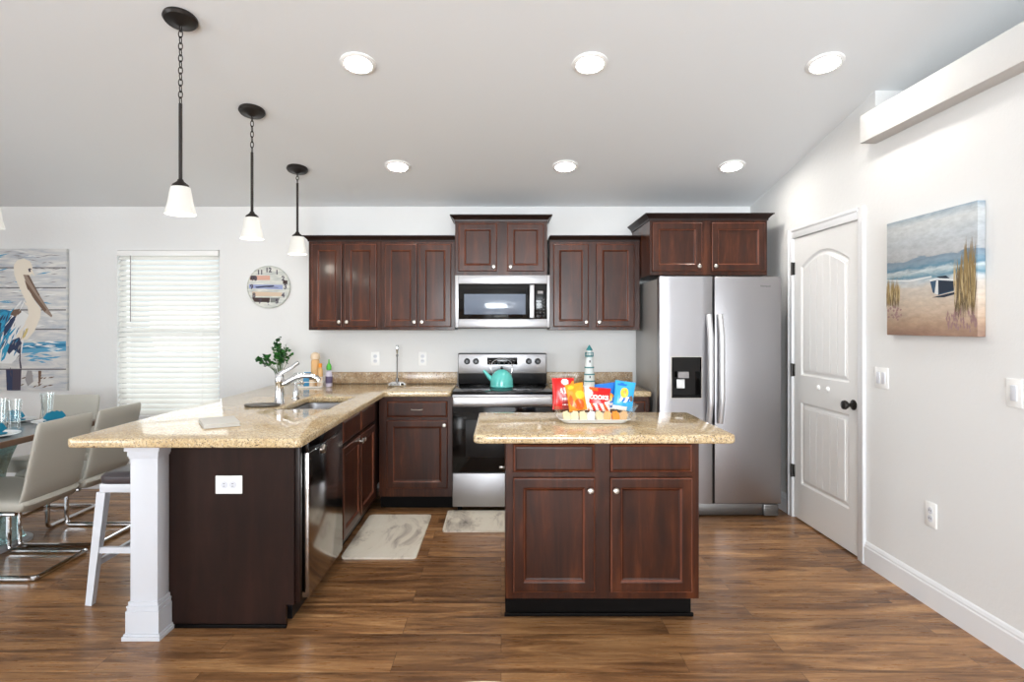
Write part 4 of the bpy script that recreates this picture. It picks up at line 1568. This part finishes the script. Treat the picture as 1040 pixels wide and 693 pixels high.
# plant in a glass vase
t = thing('potted_plant', 'leafy green cuttings standing in a clear glass vase by the faucet', 'plant', (-1.77, 4.72, ZT + 0.0005))
MB().lathe([(0, 0), (0.036, 0), (0.040, 0.006), (0.036, 0.05), (0.034, 0.10), (0.044, 0.155), (0.041, 0.155), (0.031, 0.10), (0.033, 0.05), (0.034, 0.01), (0, 0.01)], (0, 0, 0), 24).build('vase', M['glass'], t)
st, lf, lf2 = MB(), MB(), MB()
for k in range(24):
    a = random.uniform(0, 2 * PI)
    rr_ = random.uniform(0.03, 0.17) if k else 0
    ex_, ey_ = math.cos(a) * rr_, math.sin(a) * rr_ * 0.5
    ez = 0.40 - rr_ * 0.95 + random.uniform(-0.03, 0.02)
    if k in (3, 7, 11, 15):
        ex_ = -0.13 - 0.01 * k / 3
        ez = 0.245
    pts = [(0.01 * math.cos(a), 0.01 * math.sin(a), 0.02), (ex_ * 0.25, ey_ * 0.25, 0.14), (ex_ * 0.65, ey_ * 0.65, 0.14 + (ez - 0.14) * 0.6), (ex_, ey_, ez)]
    st.tube(pts, [0.0022, 0.002, 0.0016, 0.001], 6)
    for q in range(13):
        u = random.uniform(0.45, 1.0)
        px = ex_ * (0.15 + 0.85 * u)
        py = ey_ * (0.15 + 0.85 * u)
        pz = 0.14 + (ez - 0.14) * u
        L_ = random.uniform(0.022, 0.042)
        d = Vector((random.uniform(-1, 1), random.uniform(-1, 1), random.uniform(-0.3, 0.9))).normalized()
        s_ = d.cross(Vector((random.random(), random.random(), random.random()))).normalized() * L_ * 0.36
        p0 = Vector((px, py, pz))
        nn = d.cross(s_).normalized() * L_ * 0.12
        tgt = lf if random.random() < 0.55 else lf2
        vv = [tgt.bm.verts.new(p) for p in (p0, p0 + d * L_ * 0.35 + s_ + nn, p0 + d * L_ * 0.75 + s_ * 0.7 + nn, p0 + d * L_, p0 + d * L_ * 0.75 - s_ * 0.7 + nn, p0 + d * L_ * 0.35 - s_ + nn)]
        ce = tgt.bm.verts.new(p0 + d * L_ * 0.5)
        for i in range(6):
            tgt.bm.faces.new((vv[i], vv[(i + 1) % 6], ce))
st.build('stems', M['stem'], t)
lf.build('leaves', M['green'], t, smooth=0)
lf2.build('dark_leaves', M['green_dark'], t, smooth=0)

# wire basket with its contents
t = thing('wire_basket', 'small white wire basket tray on the back counter corner', 'basket', (-1.54, 4.80, ZT + 0.0005))
b = MB()
for z, s_ in ((0.008, 0.92), (0.045, 0.96), (0.085, 1.0)):
    b.tube([(p[0] * s_, p[1] * s_, z) for p in rounded(-0.105, 0.105, -0.07, 0.07, 0.03)], 0.0028, 6, True)
for k in range(22):
    pp = rounded(-0.105, 0.105, -0.07, 0.07, 0.03)[k]
    b.cyl((pp[0] * 0.92, pp[1] * 0.92, 0.008), (pp[0], pp[1], 0.085), 0.0018, 5)
b.build('wires', M['white_pl'], t)
MB().prism(rounded(-0.098, 0.098, -0.064, 0.064, 0.03), 'z', 0.0, 0.006).build('base', M['white_pl'], t)


def jar(name, label, cat, x, y, z, prof, m1, lidprof=None, m2=None, part='lid', grp=None):
    t = thing(name, label, cat, (x, y, z), 0, grp)
    MB().lathe(prof, (0, 0, 0), 22).build('body', m1, t)
    if lidprof:
        MB().lathe(lidprof, (0, 0, 0), 22).build(part, m2, t)
    return t


zb_ = ZT + 0.007
jar('cookie_jar', 'tall tan jar with a beige domed lid in the wire basket', 'jar', -1.520, 4.832, zb_, [(0, 0), (0.030, 0), (0.034, 0.01), (0.034, 0.20), (0.028, 0.215), (0, 0.216)], M['tan'],
    [(0, 0.2165), (0.036, 0.217), (0.038, 0.235), (0.034, 0.258), (0.018, 0.272), (0, 0.275)], M['tan_lid'])
jar('spice_bottle', 'orange capped bottle at the right end of the wire basket', 'bottle', -1.468, 4.795, zb_, [(0, 0), (0.019, 0), (0.021, 0.01), (0.021, 0.13), (0.012, 0.15), (0, 0.151)], M['tan'],
    [(0, 0.1515), (0.013, 0.152), (0.014, 0.185), (0, 0.187)], M['orange'], 'cap')
o = MB().box(-0.030, 0.030, -0.014, 0.014, 0, 0.115, 0.006).build('packet', M['blue'], loc=(-1.572, 4.79, zb_), rotz=R(6))
tag(o, 'blue packet standing in the wire basket', 'packet')
jar('seasoning_jar', 'small clear jar of tan grains at the front of the wire basket', 'jar', -1.525, 4.762, zb_, [(0, 0), (0.021, 0), (0.022, 0.006), (0.022, 0.055), (0, 0.056)], M['tan_lid'],
    [(0, 0.0565), (0.022, 0.057), (0.022, 0.070), (0, 0.071)], M['p_brown'])
t = jar('dish_soap_bottle', 'dish soap bottle with a green cap beside the wire basket', 'bottle', -1.405, 4.82, ZT + 0.0005, [(0, 0), (0.024, 0), (0.027, 0.008), (0.027, 0.09), (0.022, 0.12), (0.012, 0.135), (0, 0.136)], M['soap'],
        [(0, 0.1365), (0.020, 0.137), (0.021, 0.165), (0.013, 0.185), (0.006, 0.19), (0.005, 0.222), (0, 0.224)], M['green_cap'], 'cap')
MB().lathe([(0.0276, 0.03), (0.0278, 0.03), (0.0278, 0.085), (0.0276, 0.085)], (0, 0, 0), 22).build('label_band', M['label_dark'], t)
jar('drinking_glass', 'short glass tumbler left of the wire basket', 'glass', -1.675, 4.86, ZT + 0.0005, [(0, 0), (0.027, 0), (0.034, 0.11), (0.032, 0.11), (0.026, 0.008), (0, 0.008)], M['glass'])

# lighthouse ornament
t = thing('lighthouse_ornament', 'white and teal toy lighthouse on the counter behind the snack tray', 'ornament', (0.716, 4.80, ZT + 0.0005))
MB().lathe([(0, 0), (0.052, 0), (0.052, 0.012), (0.046, 0.016), (0.039, 0.11), (0.030, 0.215), (0.025, 0.245), (0, 0.246)], (0, 0, 0), 24).build('tower', M['white_paint'], t)
for z, r_ in ((0.045, 0.047), (0.100, 0.044), (0.155, 0.039)):
    MB().lathe([(0.026, z), (r_, z), (r_, z + 0.009), (0.026, z + 0.009)], (0, 0, 0), 24).build('band', M['teal_paint'], t)
g = MB().lathe([(0, 0.246), (0.036, 0.247), (0.036, 0.254), (0, 0.257)], (0, 0, 0), 24).build('gallery', M['teal_paint'], t)
b = MB()
for k in range(10):
    a = 2 * PI * k / 10
    b.cyl((math.cos(a) * 0.033, math.sin(a) * 0.033, 0.256), (math.cos(a) * 0.033, math.sin(a) * 0.033, 0.278), 0.0016, 6)
b.tube([(math.cos(2 * PI * k / 20) * 0.033, math.sin(2 * PI * k / 20) * 0.033, 0.279) for k in range(20)], 0.002, 6, True)
b.build('railing', M['teal_paint'], g)
MB().lathe([(0, 0.257), (0.019, 0.257), (0.019, 0.298), (0, 0.298)], (0, 0, 0), 18).build('lantern_room', M['white_paint'], t)
MB().lathe([(0, 0.298), (0.027, 0.2985), (0.024, 0.306), (0.010, 0.328), (0.005, 0.340), (0, 0.341)], (0, 0, 0), 18).build('roof', M['teal_paint'], t)
b = MB()
for z in (0.075, 0.20):
    b.box(-0.005, 0.005, -0.046 + (z * 0.055), -0.028, z, z + 0.018)
b.build('windows', M['p_dark'], t, smooth=0)

# snack tray on the island
TX, TY = 0.478, 3.095
t = thing('snack_tray', 'white based clear plastic tray of snacks on the island', 'tray', (TX, TY, ZT + 0.0005))
b = MB()
rg = []
for hx, hy, z in ((0.150, 0.085, 0.0), (0.164, 0.098, 0.004), (0.176, 0.108, 0.018), (0.184, 0.116, 0.021), (0.183, 0.115, 0.023), (0.170, 0.102, 0.016), (0.155, 0.090, 0.008)):
    rg.append([b.bm.verts.new((p[0], p[1], z)) for p in rounded(-hx, hx, -hy, hy, 0.035)])
b._skin(rg)
b.build('base', M['ceramic'], t)
b = MB()
rg = []
for hx, hy, z in ((0.182, 0.114, 0.022), (0.197, 0.126, 0.06), (0.216, 0.138, 0.095), (0.218, 0.140, 0.095), (0.199, 0.128, 0.060), (0.184, 0.116, 0.022)):
    rg.append([b.bm.verts.new((p[0], p[1], z)) for p in rounded(-hx, hx, -hy, hy, 0.04)])
b._skin(rg, caps=False)
b.build('clear_sides', M['tray_clear'], t)


def bag(name, label, cat, x, y, z, w_, h_, th, mats, tilt, yaw, paint=None, roll=0.0):
    """pillow shaped foil bag, standing; paint(mb, surf) adds raised print on the front"""
    b = MB()
    nx, nz = 30, 30

    def thick(u, v):
        e = max(0.0, 1 - abs(2 * v - 1) ** 3) * max(0.0, 1 - abs(2 * u - 1) ** 4)
        return th / 2 * e + 0.001 + 0.003 * math.sin(9 * u + 5 * v) * e

    grid = {}
    for s_ in (-1, 1):
        for i in range(nx + 1):
            for j in range(nz + 1):
                u, v = i / nx, j / nz
                sh_ = 1 - 0.05 * math.sin(PI * v)
                zig = 0.002 * ((i % 2) * 2 - 1) if j in (0, nz) else 0
                grid[(s_, i, j)] = b.bm.verts.new(((u - 0.5) * w_ * sh_, s_ * thick(u, v), v * h_ + zig))
        for i in range(nx):
            for j in range(nz):
                f = b.bm.faces.new((grid[(s_, i, j)], grid[(s_, i + 1, j)], grid[(s_, i + 1, j + 1)], grid[(s_, i, j + 1)]))
                u, v = (i + 0.5) / nx, (j + 0.5) / nz
                f.material_index = paint(u, v) if paint else 0
    for i in range(nx):
        for j in (0, nz):
            b.bm.faces.new((grid[(-1, i, j)], grid[(-1, i + 1, j)], grid[(1, i + 1, j)], grid[(1, i, j)]))
    for j in range(nz):
        for i in (0, nx):
            b.bm.faces.new((grid[(-1, i, j)], grid[(-1, i, j + 1)], grid[(1, i, j + 1)], grid[(1, i, j)]))
    o = b.build(name, mats, smooth=60)
    o.location = (x, y, z)
    o.rotation_euler = (tilt, roll, yaw)
    tag(o, label, cat)
    return o


zt_ = ZT + 0.030


def inside(u, v, cu, cv, ru, rv):
    return ((u - cu) / ru) ** 2 + ((v - cv) / rv) ** 2 < 1


def paint_red(u, v):
    if inside(u, v, 0.58, 0.87, 0.17, 0.10):
        return 1
    if inside(u, v, 0.62, 0.60, 0.30, 0.11):
        return 1 if math.sin(38 * u + 9 * v) > -0.2 else 2
    if u > 0.42 and v < 0.45:
        if 0.30 < v < 0.36 or 0.13 < v < 0.18:
            return 1 if math.sin(60 * u) > -0.5 else 2
        return 2
    if inside(u, v, 0.95, 0.70, 0.14, 0.2):
        return 3
    return 0


def paint_orange(u, v):
    if inside(u, v, 0.30, 0.86, 0.16, 0.07):
        return 2
    if inside(u, v, 0.75, 0.56, 0.26, 0.15):
        return 2
    if inside(u, v, 0.62, 0.22, 0.28, 0.20) or inside(u, v, 0.2, 0.40, 0.12, 0.2):
        return 1
    return 0


def paint_mid(u, v):
    if u < 0.16 or inside(u, v, 0.10, 0.72, 0.20, 0.2):
        return 1
    if v > 0.84 and u < 0.5:
        return 2
    if inside(u, v, 0.55, 0.56, 0.44, 0.20):
        return 0
    if v < 0.30:
        return 1 if math.sin(26 * u + 14 * v) > 0 else (2 if math.sin(9 * u) > 0 else 0)
    if inside(u, v, 0.92, 0.42, 0.16, 0.2):
        return 1
    return 0


def paint_dark_blue(u, v):
    if inside(u, v, 0.42, 0.42, 0.26, 0.17):
        return 1
    if inside(u, v, 0.56, 0.50, 0.20, 0.12):
        return 3
    if v < 0.24 and not (0.08 < v < 0.12):
        return 2
    return 0


def paint_light_blue(u, v):
    if inside(u, v, 0.36, 0.87, 0.24, 0.05):
        return 4
    if inside(u, v, 0.50, 0.60, 0.20, 0.18):
        return 3 if inside(u, v, 0.52, 0.62, 0.08, 0.07) else 1
    if inside(u, v, 0.55, 0.38, 0.30, 0.10):
        return 2 if math.sin(24 * u - 20 * v) > 0 else 4
    if v < 0.15 and u < 0.7:
        return 2
    if inside(u, v, 0.86, 0.42, 0.10, 0.10):
        return 5
    return 0


bag('snack_bag', 'red foil snack bag standing at the left end of the tray', 'snack bag', TX - 0.150, TY + 0.010, zt_ + 0.028, 0.118, 0.165, 0.035, [M['red'], M['white_print'], M['darkred'], M['orange']], R(-8), R(4), paint_red)
bag('snack_bag', 'orange foil snack bag leaning between the red bags', 'snack bag', TX - 0.078, TY - 0.035, zt_ + 0.028, 0.095, 0.142, 0.032, [M['orange'], M['orange2'], M['yellow']], R(-12), R(-6), paint_orange, R(-10))
t_ = bag('snack_bag', 'white and red lettered snack bag in the middle of the tray', 'snack bag', TX + 0.018, TY - 0.030, zt_ + 0.026, 0.140, 0.122, 0.030, [M['red'], M['white_print'], M['orange2']], R(-14), R(2), paint_mid, R(5))
b = MB()
text_into(b, 'COOKS', 0.029, 0.004, 0.068, -0.0200, 0, bold=0.0016)
b.build('lettering', M['white_print'], t_, smooth=0)
bag('snack_bag', 'dark blue snack bag right of the lettered bag', 'snack bag', TX + 0.092, TY + 0.012, zt_ + 0.028, 0.120, 0.138, 0.032, [M['blue_foil'], M['yellow'], M['white_print'], M['orange']], R(-8), R(-4), paint_dark_blue, R(-8))
bag('snack_bag', 'light blue snack bag with yellow picture at the right end of the tray', 'snack bag', TX + 0.150, TY - 0.030, zt_ + 0.030, 0.105, 0.150, 0.032, [M['sky_foil'], M['yellow'], M['white_print'], M['orange'], M['blue_foil'], M['p_brown']], R(-8), R(-8), paint_light_blue, R(7))
# small wrapped packets lying in front
cols = [('pack_clear', 'cream'), ('pack_clear', 'cream'), ('pack_clear', 'cream'), ('white_print', 'white'), ('pack_clear', 'cream'), ('orange', 'orange'), ('orange', 'orange'), ('tan', 'tan')]
where = {0: 'cream wrapped snack at the left front corner of the tray', 1: 'cream wrapped snack in the front row below the red bag', 2: 'cream wrapped snack in the front row below the orange bag',
         3: 'white wrapped snack in the middle of the front row of the tray', 4: 'cream wrapped snack just right of the white wrapped one', 5: 'orange wrapped snack in the front row below the dark blue bag',
         6: 'orange wrapped snack in the front row below the light blue bag', 7: 'tan wrapped snack at the right front corner of the tray'}
for i, (mk, cn) in enumerate(cols):
    b = MB()
    b.prism(rounded(-0.019, 0.019, -0.019, 0.019, 0.008, 3), 'y', -0.009, 0.009)
    b.box(-0.013, 0.013, -0.0015, 0.0015, 0.018, 0.027)
    b.box(-0.013, 0.013, -0.0015, 0.0015, -0.024, -0.018)
    o = b.build('wrapped_snack', M[mk], loc=(TX - 0.145 + i * 0.0415, TY - 0.088 + 0.004 * (i % 2), ZT + 0.036))
    o.rotation_euler = (R(-10), R((-16, 9, -7, 14, -12, 8, -6, 15)[i]), R((8, -12, 6, -9, 12, -6, 10, -8)[i]))
    tag(o, where[i], 'snack', 'wrapped snacks along the front of the tray')


# ------------------------------------------------------------------ dining area
def rounded_path(pts, r, n=5):
    out = [Vector(pts[0])]
    for a_, b_, c_ in zip(pts[:-2], pts[1:-1], pts[2:]):
        a_, b_, c_ = Vector(a_), Vector(b_), Vector(c_)
        d1 = (a_ - b_).normalized()
        d2 = (c_ - b_).normalized()
        p1, p2 = b_ + d1 * r, b_ + d2 * r
        for k in range(n + 1):
            t_ = k / n
            out.append((1 - t_) ** 2 * p1 + 2 * t_ * (1 - t_) * b_ + t_ ** 2 * p2)
    out.append(Vector(pts[-1]))
    return out


def shell(mb, prof, hw, th, taper=None, nx=10, round_top=0.0):
    """padded sheet: prof is a list of (y,z) centre points, swept across x, thickness th"""
    n = len(prof)
    nr = []
    for i in range(n):
        a_ = Vector(prof[max(0, i - 1)])
        b_ = Vector(prof[min(n - 1, i + 1)])
        d = (b_ - a_).normalized()
        nr.append(Vector((-d.y, d.x)))
    rings = []
    for i in range(n):
        ring = []
        w_ = hw * (taper[i] if taper else 1)
        m_ = 24
        for k in range(m_):
            a = 2 * PI * k / m_
            c, s_ = math.cos(a), math.sin(a)
            ux = math.copysign(abs(c) ** 0.35, c) * w_
            uo = math.copysign(abs(s_) ** 0.6, s_) * th / 2 * (0.45 if i in (0, n - 1) else 1)
            p = Vector(prof[i]) + nr[i] * uo
            ring.append(mb.bm.verts.new((ux, p.x, p.y)))
        rings.append(ring)
    mb._skin(rings)


def make_chair():
    t = thing('dining_chair', 'x', 'chair', (0, 0, 0), 0, 'pale dining chairs')
    b = MB()
    prof = [(0.150, 0.425), (0.168, 0.455), (0.185, 0.52), (0.205, 0.62), (0.228, 0.72), (0.248, 0.81), (0.257, 0.855), (0.259, 0.872)]
    shell(b, prof, 0.222, 0.034, [0.98, 1, 1, 1, 1, 1, 0.985, 0.95])
    b.build('backrest', M['leather'], t, smooth=60)
    b = MB()
    prof = [(-0.285, 0.436), (-0.275, 0.440), (-0.22, 0.440), (-0.1, 0.425), (0.02, 0.412), (0.10, 0.408), (0.150, 0.412), (0.172, 0.425)]
    shell(b, prof, 0.220, 0.088, [0.94, 0.98, 1, 1, 1, 1, 1, 0.98])
    b.build('seat', M['leather'], t, smooth=60)
    b = MB()
    x = 0.205
    side = [(x, 0.13, 0.372), (x, -0.255, 0.372), (x, -0.255, 0.0155), (x, 0.235, 0.0155), (-x, 0.235, 0.0155), (-x, -0.255, 0.0155), (-x, -0.255, 0.372), (-x, 0.13, 0.372)]
    b.tube(rounded_path(side, 0.035), 0.015, 10)
    b.cyl((-x, 0.05, 0.372), (x, 0.05, 0.372), 0.010, 10)
    b.build('frame', M['chrome'], t)
    return t


ch = make_chair()
ch.location = (-2.805, 3.465, 0)
ch.rotation_euler = (0, 0, -PI / 2)
ch['label'] = 'pale leather cantilever dining chair nearest the camera, back turned to the kitchen'
c2 = copy_tree(ch)
c2.location = (-2.805, 3.955, 0)
c2['label'] = 'pale leather cantilever dining chair between the nearest chair and the white stool'
c3 = copy_tree(ch)
c3.location = (-3.345, 4.345, 0)
c3.rotation_euler = (0, 0, 0)
c3['label'] = 'pale leather dining chair at the far end of the table below the window'

t = thing('dining_table', 'glass topped dining table at the left edge of the frame', 'table', (-3.35, 3.30, 0))
b = MB()
b.prism(rounded(-0.56, 0.56, -0.86, 0.82, 0.05), 'z', 0.738, 0.758)
b.build('tabletop', M['frost_glass'] if 'frost_glass' in M else mat('grey_glass_top', rgb(150, 158, 160), 0.08, spec=0.7), t)
b = MB()
rg = []
for ins, z in ((0.012, 0.722), (0.0, 0.724), (-0.004, 0.730), (-0.004, 0.758), (0.0, 0.7595), (0.010, 0.7595), (0.010, 0.7585), (0.012, 0.738)):
    rg.append([b.bm.verts.new((p[0], p[1], z)) for p in rounded(-0.56 + ins, 0.56 - ins, -0.86 + ins, 0.82 - ins, 0.05)])
b._skin(rg, closed=True)
b.build('rim', M['p_brown'], t)
for y in (-0.45, 0.42):
    b = MB()
    for sx in (-1, 1):
        pr = []
        for k in range(9):
            u = k / 8
            z = 0.045 + 0.69 * u
            pr.append((sx * (0.10 + 0.14 * abs(2 * u - 1) ** 1.5), z))
        pr2 = [(p[0] + 0.014 * sx, p[1]) for p in reversed(pr)]
        b.prism(pr + pr2, 'y', y - 0.13, y + 0.13)
    b.build('pedestal', M['teal_glass'], t)
b = MB()
rg = []
for ins, z in ((0.0, 0.0), (0.0, 0.02), (0.03, 0.04), (0.06, 0.046)):
    rg.append([b.bm.verts.new((p[0], p[1], z)) for p in rounded(-0.26 + ins, 0.26 - ins, -0.72 + ins, 0.68 - ins, 0.12)])
b._skin(rg)
b.build('base', M['white_lac'], t)

TZ = 0.7605


def place_setting(x, y, lab, yaw=0.0):
    o = MB().lathe([(0, 0), (0.06, 0), (0.075, 0.004), (0.125, 0.016), (0.125, 0.019), (0.075, 0.008), (0, 0.006)], (0, 0, 0), 32).build('plate', M['ceramic'], loc=(x, y, TZ))
    tag(o, 'white dinner plate ' + lab, 'plate', 'plates on the dining table')
    b = MB()
    for k in range(5):
        a = R(-50 + 25 * k)
        p0 = Vector((0, 0, 0.0))
        p1 = Vector((math.sin(a) * 0.075, 0.0, 0.012 + math.cos(a) * 0.055))
        b.bar(p0 + Vector((0, 0, 0.004)), p1, 0.03, 0.012, wx1=0.045, wy1=0.014, up=(0, 1, 0))
    b.box(-0.055, 0.055, -0.03, 0.03, 0.0, 0.010, 0.003)
    o = b.build('napkin', M['teal_cloth'], loc=(x, y, TZ + 0.0085), rotz=yaw)
    tag(o, 'teal folded napkin ' + lab, 'napkin', 'napkins on the dining plates')


place_setting(-2.97, 3.46, 'in front of the nearest dining chair', R(80))
place_setting(-2.99, 3.955, 'in front of the second dining chair', R(70))
place_setting(-3.29, 3.99, 'in front of the chair at the far end', 0)


def tumbler(x, y, lab):
    o = MB().lathe([(0, 0), (0.028, 0), (0.030, 0.004), (0.034, 0.10), (0.042, 0.185), (0.0400, 0.185), (0.032, 0.10), (0.027, 0.012), (0, 0.012)], (0, 0, 0), 24).build('drinking_glass', M['glass'], loc=(x, y, TZ))
    tag(o, lab, 'glass', 'tall glasses on the dining table')


tumbler(-3.05, 3.70, 'tall clear tumbler on the table behind the nearest chair, right one of the pair')
tumbler(-3.17, 3.74, 'tall clear tumbler on the table, left one of the pair')
tumbler(-3.12, 4.06, 'tall clear tumbler on the table near its far end')
o = MB().lathe([(0, 0), (0.035, 0), (0.045, 0.02), (0.062, 0.05), (0.059, 0.05), (0.040, 0.02), (0, 0.008)], (0, 0, 0), 28).build('bowl', M['ceramic'], loc=(-3.38, 3.70, TZ))
tag(o, 'white bowl in the middle of the dining table', 'bowl')

# counter stool under the overhang
t = thing('counter_stool', 'white wooden counter stool with a dark cushion tucked under the counter', 'stool', (-1.855, 3.205, 0))
b = MB()
b.box(-0.19, 0.19, -0.20, 0.20, 0.560, 0.604, 0.004)
b.build('seat_frame', M['white_lac'], t)
b = MB()
rg = []
for ins, z in ((0.0, 0.605), (-0.006, 0.615), (-0.006, 0.640), (0.008, 0.655), (0.04, 0.662)):
    rg.append([b.bm.verts.new((p[0], p[1], z)) for p in rounded(-0.19 + ins, 0.19 - ins, -0.20 + ins, 0.20 - ins, 0.04)])
b._skin(rg)
b.build('cushion', M['dark_seat'], t)
legp = {}
for sx in (-1, 1):
    for sy in (-1, 1):
        p0 = (sx * 0.180, sy * 0.180, 0.56)
        p1 = (sx * 0.222, sy * 0.218, 0.0)
        legp[(sx, sy)] = (Vector(p0), Vector(p1))
        MB().bar(p0, p1, 0.045, 0.045, wx1=0.032, wy1=0.032, up=(0, 1, 0)).build('leg', M['white_lac'], t, smooth=0)


def at(sx, sy, z):
    a_, b_ = legp[(sx, sy)]
    u = (0.56 - z) / 0.56
    return a_ + (b_ - a_) * u


for a_, b_, z in (((-1, -1), (1, -1), 0.27), ((-1, 1), (1, 1), 0.27), ((-1, -1), (-1, 1), 0.20), ((1, -1), (1, 1), 0.20)):
    MB().bar(at(*a_, z), at(*b_, z), 0.02, 0.03, up=(0, 0, 1)).build('stretcher', M['white_lac'], t, smooth=0)

# pale chair whose rounded back just enters at the bottom of the frame
t = thing('armchair', 'cream upholstered chair with only its rounded back top showing at the bottom edge', 'chair', (-0.03, 0.74, 0))
b = MB()
pts = []
for k in range(25):
    u = -1 + 2 * k / 24
    pts.append((u * 0.22, 0.796 - 0.062 * (abs(u) ** 2.0) - 0.20 * max(0, abs(u) - 0.85)))
poly = [(p[0], p[1]) for p in pts] + [(0.21, 0.46), (-0.21, 0.46)]
b.prism(poly, 'y', 0.22, 0.28)
es = [e for e in b.bm.edges if abs(e.verts[0].co.y - e.verts[1].co.y) < 1e-5]
bmesh.ops.bevel(b.bm, geom=es, offset=0.012, segments=3, affect='EDGES')
b.build('backrest', M['cream'], t, smooth=50)
b = MB()
rg = []
for ins, z in ((0.0, 0.36), (-0.004, 0.38), (-0.004, 0.44), (0.012, 0.46), (0.05, 0.468)):
    rg.append([b.bm.verts.new((p[0], p[1], z)) for p in rounded(-0.23 + ins, 0.23 - ins, -0.24 + ins, 0.27 - ins, 0.05)])
b._skin(rg)
b.build('seat', M['cream'], t)
for sx in (-1, 1):
    for sy in (-1, 1):
        MB().bar((sx * 0.19, sy * 0.20 + 0.01, 0.365), (sx * 0.20, sy * 0.22 + 0.01, 0.0), 0.04, 0.04, wx1=0.024, wy1=0.024, up=(0, 1, 0)).build('leg', M['p_brown'], t, smooth=0)
